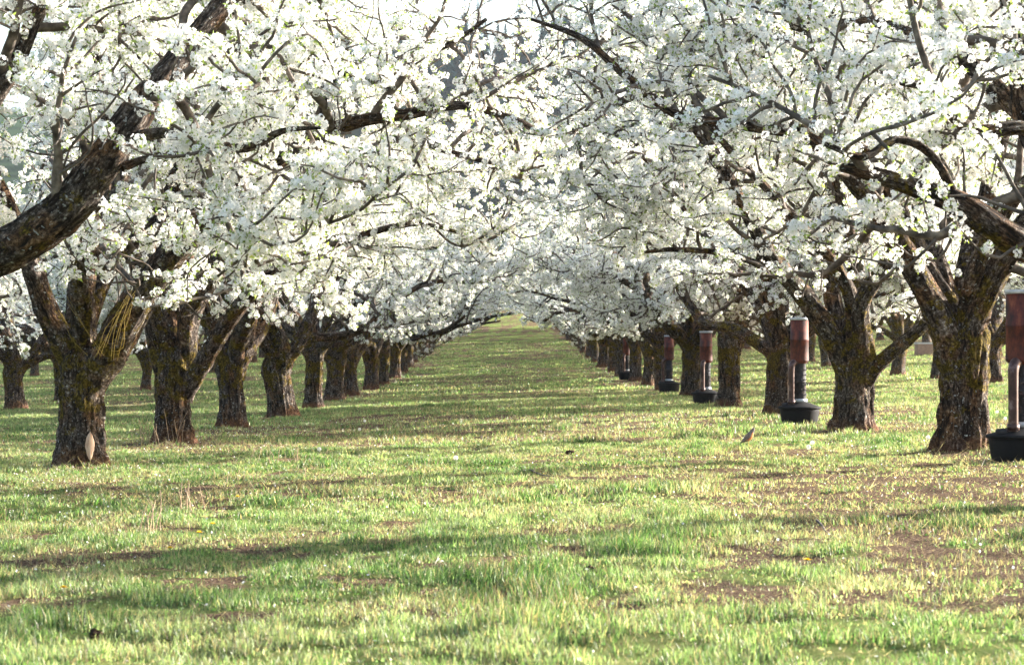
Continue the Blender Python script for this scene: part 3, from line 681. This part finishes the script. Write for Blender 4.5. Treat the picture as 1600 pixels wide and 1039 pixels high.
# ------------------------------------------------------------------ grass
def blades(n_per_m2, d0, d1, hw, w, h, seed, two=True, straw=False):
    rng = np.random.RandomState(seed)
    area = hw * (d1 * d1 - d0 * d0)
    n = int(n_per_m2 * area * 1.35)
    y = np.sqrt(rng.uniform(d0 * d0, d1 * d1, n)); x = (rng.uniform(-hw, hw, n)) * y
    tuft = fbm(x * 5 + 7, y * 5, 40, 2); patch = fbm(x * 0.8, y * 0.5, 44, 3); bb = bare(x, y)
    keep = rng.uniform(size=n) < (0.25 + 1.2 * sstep(0.3, 0.7, tuft)) * (1 - 0.86 * bb)
    x, y, tuft, patch, bb = (q[keep] for q in (x, y, tuft, patch, bb)); n = len(x)
    z = gz(x, y) - 0.004
    az = rng.uniform(0, 2 * math.pi, n); bend = rng.uniform(0.1, 0.75, n)
    H = 0.88 * h * rng.uniform(0.4, 1.2, n) * (0.35 + 0.95 * sstep(0.3, 0.75, tuft)) * (1 - 0.35 * bb) * (0.75 + 0.5 * patch)
    W = w * rng.uniform(0.6, 1.3, n)
    wa = rng.uniform(0, 2 * math.pi, n); wx, wy = np.cos(wa) * W / 2, np.sin(wa) * W / 2
    if straw: bend = rng.uniform(0.9, 1.25, n); H = h * rng.uniform(.4, 1.3, n) * (0.5 + bb)
    lush = sstep(0.60, 0.72, fbm(x * 1.3 + 40, y * 0.8 + 3, 61, 3))
    if not straw: H = H * (1 + 0.7 * lush)
    for (tx, ty) in TREE_SPOTS: H = H * (1 + 1.1 * np.exp(-((x - tx) ** 2 + (y - ty) ** 2) / 0.22))
    dx, dy = np.cos(az) * H * bend, np.sin(az) * H * bend
    P = lambda a_, b__, c_: np.stack([a_, b__, c_], -1)
    v0 = P(x - wx, y - wy, z); v1 = P(x + wx, y + wy, z)
    v4 = P(x + dx, y + dy, z + H * np.sqrt(np.clip(1 - bend ** 2 * .6, .2, 1)))
    # colours: green, yellow green, straw
    t = np.clip(rng.normal(0.56, 0.30, n) + (patch - 0.5) * 1.0 + 0.35 * bb - 0.35 * lush + 0.16 * sstep(25, 70, y), 0, 1)  # far blades yellower: paints the sunlit look of the distant lane into colour
    g0 = np.array([0.04, 0.10, 0.02]); g1 = np.array([0.14, 0.25, 0.065]); g2 = np.array([0.35, 0.40, 0.19])
    c = np.where(t[:, None] < .5, g0 + (g1 - g0) * (t * 2)[:, None], g1 + (g2 - g1) * (t * 2 - 1)[:, None])
    dry = rng.uniform(size=n) < 0.12 + 0.42 * bb
    c[dry] = np.array([0.42, 0.33, 0.18]) * rng.uniform(0.6, 1.15, (dry.sum(), 1))
    if straw: c[:] = np.array([0.44, 0.35, 0.21]) * rng.uniform(0.25, 1.25, (n, 1))
    else: c *= rng.uniform(0.35, 1.3, (n, 1)) * (0.75 + 0.4 * sstep(0.3, 0.6, fbm(x * 14, y * 9, 77, 2)))[:, None]
    if two:
        v2 = P(x - wx * .8 + dx * .35, y - wy * .8 + dy * .35, z + H * .55); v3 = P(x + wx * .8 + dx * .35, y + wy * .8 + dy * .35, z + H * .55)
        V = np.stack([v0, v1, v2, v3, v4], 1); k = 5
        i0 = np.arange(n) * 5
        Q = np.stack([i0, i0 + 1, i0 + 3, i0 + 2], -1); T = np.stack([i0 + 2, i0 + 3, i0 + 4], -1)
    else:
        V = np.stack([v0, v1, v4], 1); k = 3; i0 = np.arange(n) * 3; Q = np.zeros((0, 4), int); T = np.stack([i0, i0 + 1, i0 + 2], -1)
    return V.reshape(-1, 3), Q, T, np.repeat(np.concatenate([c, np.ones((n, 1))], 1), k, 0)
sets = [blades(4200, 5.0, 14, .30, .0034, .054, 1), blades(2100, 14, 26, .29, .0052, .048, 2),
        blades(900, 5.0, 14, .30, .013, .026, 7), blades(500, 14, 26, .29, .016, .03, 8),
        blades(900, 5.0, 14, .30, .0035, .07, 9, False, True), blades(400, 14, 30, .29, .006, .08, 10, False, True),
        blades(560, 26, 60, .28, .013, .058, 3, False), blades(55, 60, 140, .28, .034, .075, 4, False)]
V = []; Q = []; T = []; Cc = []; off = 0
for v, q, t, c in sets:
    V.append(v); Q.append(q + off); T.append(t + off); Cc.append(c); off += len(v)
print('grass verts', off)
gm = mesh_np('grass', np.concatenate(V), np.concatenate(Q), [M['grass']], smooth=False, tris=np.concatenate(T), attrs={'col': ('FLOAT_COLOR', np.concatenate(Cc))})
tag(link('grass', gm), 'short spring grass with dry patches covering the orchard lane', 'grass', kind='stuff')

# ------------------------------------------------------------------ small builders
def lathe(name, prof, m, parent=None, sides=40, loc=(0, 0, 0), smooth=True):
    prof = np.array(prof, float); th = np.linspace(0, 2 * math.pi, sides, endpoint=False); n = len(prof)
    V = np.stack([prof[:, None, 0] * np.cos(th), prof[:, None, 0] * np.sin(th), np.repeat(prof[:, 1:2], sides, 1)], -1).reshape(-1, 3)
    idx = np.arange(n * sides).reshape(n, sides); a0, b0 = idx[:-1], idx[1:]
    Q = np.stack([a0, np.roll(a0, -1, 1), np.roll(b0, -1, 1), b0], -1).reshape(-1, 4)
    o = link(name, mesh_np(name, V, Q, [m], smooth=smooth), parent, loc); return o

def tube_obj(name, paths, m, parent=None, sides=10, step=None, seed=0, rough=0.0, loc=(0, 0, 0)):
    t = Tubes()
    for k, (p, r) in enumerate(paths): t.add(p, r, sides, rough=rough, seed=seed + k, step=step)
    return link(name, t.mesh(name, m), parent, loc)

def gp(px, py):
    """point on the lane floor that the photograph shows at this pixel"""
    d = 3374.0 / (py + (px - 785) * 0.027 - 566); x = (px - 785) * d / FPX
    return x, d, float(gz(x, d))

# ------------------------------------------------------------------ orchard heaters (smudge pots)
def bend_pipe(parent):
    pts = [(-.13, -.10, .26), (-.13, -.10, .50), (-.13, -.10, .68), (-.125, -.095, .76), (-.09, -.07, .81), (-.03, -.02, .82)]
    tube_obj('return_pipe', [(np.array(pts), np.array([.040, .040, .041, .044, .046, .046]))], M['pipe'], parent, 20, step=0.02)
    lathe('pipe_collar', [(.040, 0), (.05, 0), (.05, .05), (.040, .05)], M['pipe'], parent, 20, (-.13, -.10, .27))
def make_pot(label, x, y, rz):
    t = thing('smudge_pot', label, 'orchard heater', (x, y, float(gz(x, y)) - 0.012), rz, 'smudge pots standing in the right tree row')
    lathe('fuel_bowl', [(0, 0), (.215, 0), (.232, .012), (.242, .06), (.258, .17), (.262, .20), (.255, .205), (0, .205)], M['bowlm'], t, 48)
    lid = lathe('bowl_lid', [(.0, .20), (.272, .20), (.284, .206), (.284, .226), (.272, .232), (.20, .252), (.12, .285), (.085, .30), (0, .30)], M['bowlm'], t, 48)
    lathe('fuel_cap', [(0, 0), (.055, 0), (.06, .01), (.06, .03), (.045, .042), (.02, .046), (0, .046)], M['soot'], lid, 20, (-.185, -.03, .238))
    lathe('collar', [(.085, .285), (.105, .285), (.10, .33), (.085, .335)], M['zinc'], t, 32)
    st = lathe('lower_stack', [(.084, .29), (.084, .55), (.088, .553), (.088, .56), (.084, .563), (.084, .80), (.092, .815)], M['soot'], t, 40)
    lv = Tubes()                       # louvre lips punched in rings round the stack
    for k in range(6):
        for q in range(10):
            a0 = q * 2 * math.pi / 10 + (k % 2) * .31; z = .38 + k * .065
            p = [np.array([math.cos(a0 + s) * .087, math.sin(a0 + s) * .087, z + .012 * math.cos(s * 8)]) for s in (-.18, -.09, 0, .09, .18)]
            lv.add(np.array(p), np.array([.004, .008, .009, .008, .004]), 6)
    link('louvre', lv.mesh('louvre', M['soot']), st)
    up = lathe('upper_stack', [(.090, .80), (.122, .83), (.124, .84), (.122, .85), (.120, 1.10), (.125, 1.105), (.125, 1.118), (.120, 1.123), (.118, 1.38), (.112, 1.38), (.112, .86)], M['rust'], t, 40)
    lathe('seam', [(.118, .86), (.1235, .862), (.1235, .868), (.118, .87)], M['rust'], up, 40)
    lathe('stack_rim', [(.112, 1.37), (.123, 1.37), (.128, 1.375), (.128, 1.40), (.122, 1.405), (.112, 1.40)], M['zinc'], t, 40)
    bend_pipe(t)
    return t
make_pot('smudge pot cut by the right edge of the frame, nearest and largest of them', 4.21, 18.9, math.radians(18))
make_pot('smudge pot with bright rusty red stack between two trunks of the right row', 3.93, 30.8, math.radians(5))
make_pot('smudge pot half hidden behind a leaning limb, bowl left of the fourth right trunk', 3.90, 44.6, math.radians(24))
make_pot('small smudge pot far back, only part of its black bowl left of a mossy trunk', 4.08, 57.0, math.radians(-20))
make_pot('tiny farthest smudge pot, a dark spot among distant trunks of the right row', 4.0, 75.0, 0.3)

# ------------------------------------------------------------------ bird
bx, by, bz = gp(1170, 699)
bd = thing('robin', 'robin with orange breast standing upright in the grass right of the lane', 'bird', (bx, by, bz))
def ell_sweep(name, pts, ry, rz_, m, parent, sides=18, mat2=None, split=None):
    pts = np.array(pts, float); n = len(pts); T = np.gradient(pts, axis=0); T /= np.linalg.norm(T, axis=1)[:, None]
    Yv = np.tile([0, 1.0, 0], (n, 1)); U = np.cross(T, Yv); U /= np.linalg.norm(U, axis=1)[:, None]
    th = np.linspace(0, 2 * math.pi, sides, endpoint=False)
    V = pts[:, None] + np.array(rz_)[:, None, None] * np.cos(th)[None, :, None] * U[:, None] + np.array(ry)[:, None, None] * np.sin(th)[None, :, None] * Yv[:, None]
    idx = np.arange(n * sides).reshape(n, sides); a0, b0 = idx[:-1], idx[1:]
    Q = np.stack([a0, np.roll(a0, -1, 1), np.roll(b0, -1, 1), b0], -1).reshape(-1, 4)
    mi = np.zeros(len(Q))
    if split: 
        cen = V.reshape(-1, 3)[Q].mean(1); cth = np.tile(np.cos(th + math.pi / sides), n - 1); mi = [1 if split(c, k) else 0 for c, k in zip(cen, cth)]
    me = mesh_np(name, V.reshape(-1, 3), Q, [m] + ([mat2] if mat2 else []), mi)
    return link(name, me, parent)
M['feather'] = simple('grey_brown_feathers', [(0.35, (0.09, 0.075, 0.07)), (0.65, (0.2, 0.165, 0.15))], 120, 0.8, 0, 0.3, bdist=.001)
M['breast'] = simple('orange_breast', [(0.35, (0.5, 0.16, 0.04)), (0.65, (0.66, 0.27, 0.09))], 120, 0.8, 0, 0.3, bdist=.001)
M['beak'] = simple('yellow_beak', [(0.35, (0.5, 0.33, 0.08)), (0.65, (0.6, 0.42, 0.12))], 60, 0.5, 0, 0)
M['eye'] = simple('black_eye', [(0.35, (0.01, 0.01, 0.01)), (0.65, (0.02, 0.02, 0.02))], 60, 0.15, 0, 0)
ell_sweep('body', [(-.062, 0, .050), (-.045, 0, .062), (-.020, 0, .080), (.004, 0, .104), (.020, 0, .128), (.031, 0, .148), (.038, 0, .162), (.043, 0, .172), (.050, 0, .182), (.054, 0, .190)],
          [.006, .018, .031, .036, .031, .022, .0185, .0185, .014, .002], [.006, .017, .031, .037, .032, .023, .019, .018, .013, .002], M['feather'], bd,
          mat2=M['breast'], split=lambda c, k: c[2] < .137 and c[2] > .062 and k < 0.05)
ell_sweep('tail', [(-.120, 0, .004), (-.09, 0, .026), (-.06, 0, .050), (-.045, 0, .062)], [.013, .012, .010, .009], [.002, .003, .004, .005], M['feather'], bd)
for sy in (-1, 1):
    ell_sweep('wing', [(-.088, sy * .012, .034), (-.06, sy * .022, .058), (-.02, sy * .033, .092), (.006, sy * .033, .122), (.018, sy * .026, .136)], [.002, .005, .006, .006, .002], [.003, .011, .020, .020, .003], M['feather'], bd)
    tube_obj('leg', [(np.array([(.000, sy * .012, .078), (-.004, sy * .013, .045), (.004, sy * .013, .0)]), np.array([.005, .0025, .002])), (np.array([(.004, sy * .013, .004), (.028, sy * .015, .002)]), np.array([.002, .001])),
                     (np.array([(.004, sy * .013, .004), (.022, sy * .028, .002)]), np.array([.002, .001])), (np.array([(.004, sy * .013, .004), (-.014, sy * .013, .002)]), np.array([.002, .001]))], M['beak'], bd, 6)
    lathe('eye', [(0, -.003), (.0025, -.002), (.003, 0), (.0025, .002), (0, .003)], M['eye'], bd, 8, (.051, sy * .0155, .176))
ell_sweep('beak', [(.055, 0, .176), (.066, 0, .175), (.080, 0, .172)], [.005, .003, .0006], [.005, .003, .0006], M['beak'], bd, 8)

# ------------------------------------------------------------------ pale box between the right rows
hx, hy = 18.1, 100.0
hb = thing('bee_box', 'small brown wooden box with pale lid standing in the grass between right trunks', 'box', (hx, hy, float(ground_base(hx, hy))), 0.12)
def boxmesh(name, lo, hi, m, parent, bev=0.01):
    import bmesh
    bm = bmesh.new(); bmesh.ops.create_cube(bm, size=1)
    for v in bm.verts: v.co = Vector([(lo[i] + hi[i]) / 2 + v.co[i] * (hi[i] - lo[i]) for i in range(3)])
    bmesh.ops.bevel(bm, geom=list(bm.edges), offset=bev, segments=2, affect='EDGES')
    me = bpy.data.meshes.new(name); bm.to_mesh(me); bm.free(); me.materials.append(m); return link(name, me, parent)
boxmesh('case', (-.34, -.25, .06), (-.003, .25, .46), M['wood'], hb); boxmesh('case', (.003, -.25, .06), (.34, .25, .46), M['wood'], hb)
boxmesh('lid', (-.36, -.27, .462), (.36, .27, .53), M['lid'], hb); boxmesh('pallet', (-.36, -.26, 0), (.36, .26, .058), M['wood'], hb)

# ------------------------------------------------------------------ yellow twine, trunk scar, suckers
rng = np.random.RandomState(9)
paths = []
for k in range(9):
    a0 = A(207 + rng.uniform(-6, 5), 458 + rng.uniform(-8, 14), 22.05); b0 = A(160 + rng.uniform(-14, 26), 560 + rng.uniform(-22, 10), 22.28 + rng.uniform(-.05, .08))
    mid = (a0 + b0) / 2 + rng.normal(size=3) * [.05, .03, .06] - np.array([0.0, .06, .04])
    q1 = a0 * .7 + b0 * .3 + rng.normal(size=3) * .02 - np.array([0, .04, .0])
    paths.append((np.array([a0, q1, mid, b0]), np.full(4, .0026)))
for k in range(3):
    a0 = A(100 + rng.uniform(-10, 10), 470 + rng.uniform(-20, 30), 22.3); b0 = A(150 + rng.uniform(-14, 14), 556, 22.28)
    paths.append((np.array([a0, (a0 + b0) / 2 + rng.normal(size=3) * .03 - np.array([0, .05, .03]), b0]), np.full(3, .002)))
org = np.array(T1) + np.array([0, -.4, 1.0])
tw = tube_obj('twine', [(p - org, r) for p, r in paths], M['twine'], None, 4, step=0.08, loc=tuple(org))
tag(tw, 'frayed yellow twine hanging in the fork of the nearest left pear tree', 'twine')
# scar on the first left trunk: a lens of bare wood let into the bark, a child of that tree
t1 = [o for o in bpy.data.objects if o.parent is None and 'pale scar' in o.get('label', '')][0]
def scar(cx, cz, w, h, ang, r):
    V = []; F = []; ny_, nx_ = 12, 7
    for i in range(ny_):
        v = i / (ny_ - 1) * 2 - 1
        for j in range(nx_):
            u = j / (nx_ - 1) * 2 - 1; ww = w * max(0.0, 1 - v * v) ** .5 * (1 + .16 * math.sin(v * 4 + 1) + .06 * math.sin(v * 15 + j))
            aa = ang + (cx + u * ww) / r; rr = r * (1.0 + 0.02 * (1 - u * u) * (1 - v * v)) - 0.02 * (u * u)
            V.append((math.cos(aa) * rr, math.sin(aa) * rr, cz + v * h))
    for i in range(ny_ - 1):
        for j in range(nx_ - 1):
            a_ = i * nx_ + j; F.append((a_, a_ + 1, a_ + nx_ + 1, a_ + nx_))
    o = link('scar', mesh_np('scar', np.array(V), np.array(F), [M['scar']]), t1); 
    lp = [i * nx_ for i in range(ny_)] + [i * nx_ + nx_ - 1 for i in range(ny_ - 1, -1, -1)] + [0, nx_]
    P = np.array(V)[lp]; t_ = Tubes(); t_.add(P, np.full(len(P), .011) + .004 * np.sin(np.arange(len(P)) * 1.9), 8, rough=.12, step=.015)
    link('callus', t_.mesh('callus', M['bark']), t1)
    return tag(o, 'pale bare wood scar low on the trunk')
scar(0, .22, .056, .14, math.radians(-60), .262)
def sticks(name, label, cat, base, n, h, spread, m, seed, group=None, th=.004):
    rng = np.random.RandomState(seed); paths = []
    for k in range(n):
        x, y = rng.normal(size=2) * spread; hh = h * rng.uniform(.5, 1.1); lx, ly = rng.normal(size=2) * hh * .18
        paths.append((np.array([(0, 0, -.09), (x, y, -.05), (x + lx * .4, y + ly * .4, hh * .5), (x + lx, y + ly, hh)]), np.array([th, th, th * .8, th * .45])))
    bx_, by_ = base; o = tube_obj(name, paths, m, None, 5, step=.06, loc=(bx_, by_, float(gz(bx_, by_))))
    return tag(o, label, cat, group)
def at_px(px, py): x, y, z = gp(px, py); return (x, y)
sticks('root_suckers', 'bare brown suckers sprouting at the foot of the second left pear trunk', 'suckers', (-4.2, 28.72), 14, .42, .13, M['stalk'], 3)
sticks('dry_stalks', 'group of tan dry stalks in grass left of the lane, nearest the camera', 'dead weed', at_px(232, 832), 7, .17, .05, M['stalk'], 4, 'dry weed stalks in the grass')
sticks('dry_stalks', 'row of tall pinkish dry stalks standing in the green weeds at left', 'dead weed', at_px(282, 800), 8, .23, .11, M['stalk'], 5, 'dry weed stalks in the grass')
sticks('dry_stalks', 'pale dry stalks beside the lane farther back, in a white flecked weed patch', 'dead weed', at_px(440, 724), 12, .17, .16, M['stalk'], 6, 'dry weed stalks in the grass')
sticks('dry_stalks', 'short broken stalks at the left rim of the lane below the pale stalks', 'dead weed', at_px(390, 750), 12, .10, .28, M['stalk'], 7, 'dry weed stalks in the grass')
def stick_on_ground(pts, r, label, m=M['stalk']):
    P = np.array([gp(*p) for p in pts]); P[:, 2] += .025; o0 = P[0].copy()
    o = tube_obj('fallen_twig', [(P - o0, np.linspace(r, r * .5, len(P)))], m, None, 6, step=.05, rough=.06, loc=tuple(o0)); tag(o, label, 'twig', 'fallen twigs on the orchard floor')
stick_on_ground([(1468, 709), (1490, 708), (1510, 700), (1522, 696)], .012, 'pale bent stick lying on the soil in front of the nearest right trunk')
stick_on_ground([(1450, 704), (1456, 708), (1464, 704)], .010, 'short curled pale stick just left of the nearest right trunk foot')
stick_on_ground([(1276, 823), (1284, 829), (1290, 835)], .009, 'reddish broken twig in the thin grass of the right lane side', M['twig'])
stick_on_ground([(828, 742), (845, 748), (866, 753)], .007, 'thin dark twig lying mid lane in short grass', M['twig'])

# ------------------------------------------------------------------ clods
def clod(px, py, s, label, seed):
    rng = np.random.RandomState(seed); import bmesh
    bm = bmesh.new(); bmesh.ops.create_icosphere(bm, subdivisions=4, radius=1)
    co = np.array([v.co[:] for v in bm.verts]); k = fbm(co[:, 0] * 2 + 9 + seed, co[:, 2] * 2 + co[:, 1] * 1.7 + 5, seed, 4) - .5
    k2 = fbm(co[:, 0] * 6 + 9 + seed, co[:, 2] * 6 + co[:, 1] * 5 + 5, seed + 3, 3) - .5
    for v, a_, b_ in zip(bm.verts, k, k2): v.co *= 1 + 1.0 * a_ + .5 * b_; v.co.z *= .75
    me = bpy.data.meshes.new('soil_clod'); bm.to_mesh(me); bm.free(); me.materials.append(M['clod'])
    x, y, z = gp(px, py); o = link('soil_clod', me, None, (x, y, z + s * .2)); o.scale = (s,) * 3; tag(o, label, 'clod', 'clods of dark soil')
clod(921, 893, .035, 'largest dark soil clod sitting in the shade stripe mid lane', 1)
clod(890, 712, .04, 'dark soil clod in the sunny lane behind the shade stripes', 2)
clod(150, 992, .022, 'reddish soil lump near the lower left corner', 6)

# ------------------------------------------------------------------ dandelions
def disc_petals(n, r0, r1, z, droop, w):
    out = []
    for k in range(n):
        a0 = k * 2.39996; rr = r0 + (r1 - r0) * math.sqrt(k / n); ca, sa = math.cos(a0), math.sin(a0)
        zt = z + droop * (1 - (rr / r1) ** 2)
        out += [(ca * rr * .2 - sa * w, sa * rr * .2 + ca * w, z), (ca * rr * .2 + sa * w, sa * rr * .2 - ca * w, z), (ca * rr + sa * w, sa * rr - ca * w, zt), (ca * rr - sa * w, sa * rr + ca * w, zt)]
    V = np.array(out); return V, np.arange(len(V)).reshape(-1, 4)
def dandelion(px, py, label, h=.07):
    x, y, z = gp(px, py); t = thing('dandelion', label, 'flower', (x, y, z), 0, 'yellow dandelions')
    V, F_ = disc_petals(60, .004, .021, h, .010, .0022); link('flower_head', mesh_np('flower_head', V, F_, [M['yellow']], smooth=False), t)
    tube_obj('stem', [(np.array([(.0, .004, -.01), (.002, .0, h * .5), (0, 0, h)]), np.full(3, .0022))], M['stem'], t, 6)
for p in ((333, 832, 'yellow dandelion at left, rightmost of the three close together'), (312, 843, 'yellow dandelion at left, middle of the three close together'),
          (267, 869, 'yellow dandelion at left, nearest of the three close together'), (101, 938, 'lone yellow dandelion beside dry litter at lower left'),
          (1261, 884, 'yellow dandelion in the thin grass on the right of the lane'), (372, 780, 'yellow dandelion among tall weeds behind the group of three')): dandelion(p[0], p[1] + 8, p[2])
def puff(px, py, label, h=.13):
    x, y, z = gp(px, py); t = thing('dandelion_clock', label, 'seed head', (x, y, z), 0, 'white dandelion seed heads')
    rng = np.random.RandomState(int(px)); d = rng.normal(size=(150, 3)); d /= np.linalg.norm(d, axis=1)[:, None]
    u = np.cross(d, rng.normal(size=(150, 3))); u /= np.linalg.norm(u, axis=1)[:, None]; w_ = np.cross(d, u); c = d * .020
    V = np.stack([c + u * .004, c + w_ * .004, c - u * .004, c - w_ * .004], 1).reshape(-1, 3) + np.array([0, 0, h])
    V2 = np.stack([d * .002, d * .002 + u * .0006, d * .02 + u * .0006, d * .02], 1).reshape(-1, 3) + np.array([0, 0, h])
    V = np.concatenate([V, V2]); link('seed_ball', mesh_np('seed_ball', V, np.arange(len(V)).reshape(-1, 4), [M['puff']], smooth=False), t)
    tube_obj('stem', [(np.array([(.0, .006, -.01), (.003, .0, h * .5), (0, 0, h)]), np.full(3, .0022))], M['stem'], t, 6)
for px, py, lab in ((1269, 712, 'white dandelion clock left of the nearest right trunk, on the sunny patch'), (1263, 724, 'white dandelion clock lowest of the right hand pair'),
                    (1450, 706, 'white dandelion clock just left of the nearest right trunk'), (1558, 662, 'white dandelion clock behind the nearest smudge pot, left of its stack'),
                    (1571, 672, 'white dandelion clock low beside the nearest smudge pot lid'), (499, 722, 'white dandelion clock left of the lane beside pale stalks'),
                    (562, 690, 'white dandelion clock in short grass where the left shade ends'), (570, 672, 'white dandelion clock farther back at the left lane side'),
                    (652, 618, 'tiny white dandelion clock far back mid left of the lane'), (748, 618, 'tiny white dandelion clock far back in mid lane'),
                    (712, 742, 'white dandelion clock alone in the sunny middle of the lane')): puff(px, py, lab)

# ------------------------------------------------------------------ wooded hill: conifers
def conifer(seed, H=22.0):
    rng = np.random.RandomState(seed); V = []; 
    nw = 46
    for k in range(nw):
        z = H * (0.10 + 0.90 * k / nw); R = (H * .19) * (1 - (k / nw)) ** .85 + .25; nb = 9 if k < nw * .8 else 6
        for q in range(nb):
            a0 = rng.uniform(0, 6.28); r = R * rng.uniform(.6, 1.15); ns = 5
            d = np.array([math.cos(a0), math.sin(a0), 0]); sd_ = np.array([-d[1], d[0], 0])
            for s in range(ns):
                t0, t1 = s / ns, (s + 1.15) / ns; w0 = r * .30 * (1 - t0 * .8) * rng.uniform(.6, 1.3); zz0 = z + .10 * r - r * .38 * t0 ** 1.3; zz1 = z + .10 * r - r * .38 * t1 ** 1.3 - rng.uniform(0, .35)
                for sg in (-1, 1):
                    V += [d * r * t0 + [0, 0, zz0], d * r * t0 + sd_ * w0 * sg + [0, 0, zz0 - w0 * .5], d * r * t1 + sd_ * w0 * .5 * sg + [0, 0, zz1 - w0 * .3], d * r * t1 + [0, 0, zz1]]
    V = np.array(V); tk = Tubes(); tk.add(np.array([(0, 0, -1), (0, 0, H * .5), (0, 0, H)]), np.array([H * .016, H * .01, .03]), 8)
    return [('trunk', tk.mesh('trunk', M['conebark'])), ('crown', mesh_np('crown', V, np.arange(len(V)).reshape(-1, 4), [M['needle']], smooth=False))]
CON = [conifer(400 + i, h) for i, h in enumerate((20, 23, 17))]
rng = np.random.RandomState(12); k = 0
for rank, y in enumerate((575, 605, 635, 662, 690, 715, 740, 762)):
    x = -70 + rng.uniform(0, 8)
    while x < 95:
        yy = y + rng.uniform(-8, 8); t = thing('conifer', 'dark blue green conifer on the wooded hill behind the orchard', 'tree', (x, yy, float(ground_base(x, yy)) - .3), rng.uniform(0, 6.28), 'conifers on the hill behind the orchard')
        s = rng.uniform(.75, 1.25); t.scale = (s, s, s * rng.uniform(.9, 1.15))
        for n_, me in CON[k % 3]: link(n_, me, t)
        x += rng.uniform(6, 10); k += 1
print('conifers', k)

# ------------------------------------------------------------------ air
def haze(dens):
    import bmesh
    m, nt, out = mat('haze_air'); v = N(nt, "ShaderNodeVolumePrincipled"); v.inputs["Density"].default_value = dens
    v.inputs["Color"].default_value = (0.82, 0.9, 1.0, 1); v.inputs["Anisotropy"].default_value = 0.0
    nt.links.new(v.outputs[0], out.inputs["Volume"])
    o = boxmesh('haze', (-1600, -80, -2.7), (1600, 2500, 142), m, None, bev=0.001); tag(o, kind='stuff', label='thin spring haze over the orchard'); return o
HAZE = 0.00008
if HAZE: haze(HAZE)

# ------------------------------------------------------------------ fallen petals
rng = np.random.RandomState(31); n = 5000
y = np.sqrt(rng.uniform(36, 1600, n)); x = rng.uniform(-.27, .27, n) * y
kp = rng.uniform(size=n) < 0.25 + 0.75 * np.exp(-((np.abs(x) - 4.1) / 1.6) ** 2); x, y = x[kp], y[kp]; n = len(x)
c = np.stack([x, y, gz(x, y) + rng.uniform(.004, .03, n)], -1); R = rotmats(rng.normal(size=(n, 3)) * [.5, .5, 1] + [0, 0, .6], rng)
q = np.array([[0.008, 0, 0], [0, .007, .001], [-.008, 0, .002], [0, -.007, 0]])
V = np.einsum('nij,vj->nvi', R, q) + c[:, None]
tag(link('fallen_petals', mesh_np('fallen_petals', V.reshape(-1, 3), np.arange(n * 4).reshape(-1, 4), [M['petal']], smooth=False)), 'white fallen petals strewn through the grass', 'petals', kind='stuff')
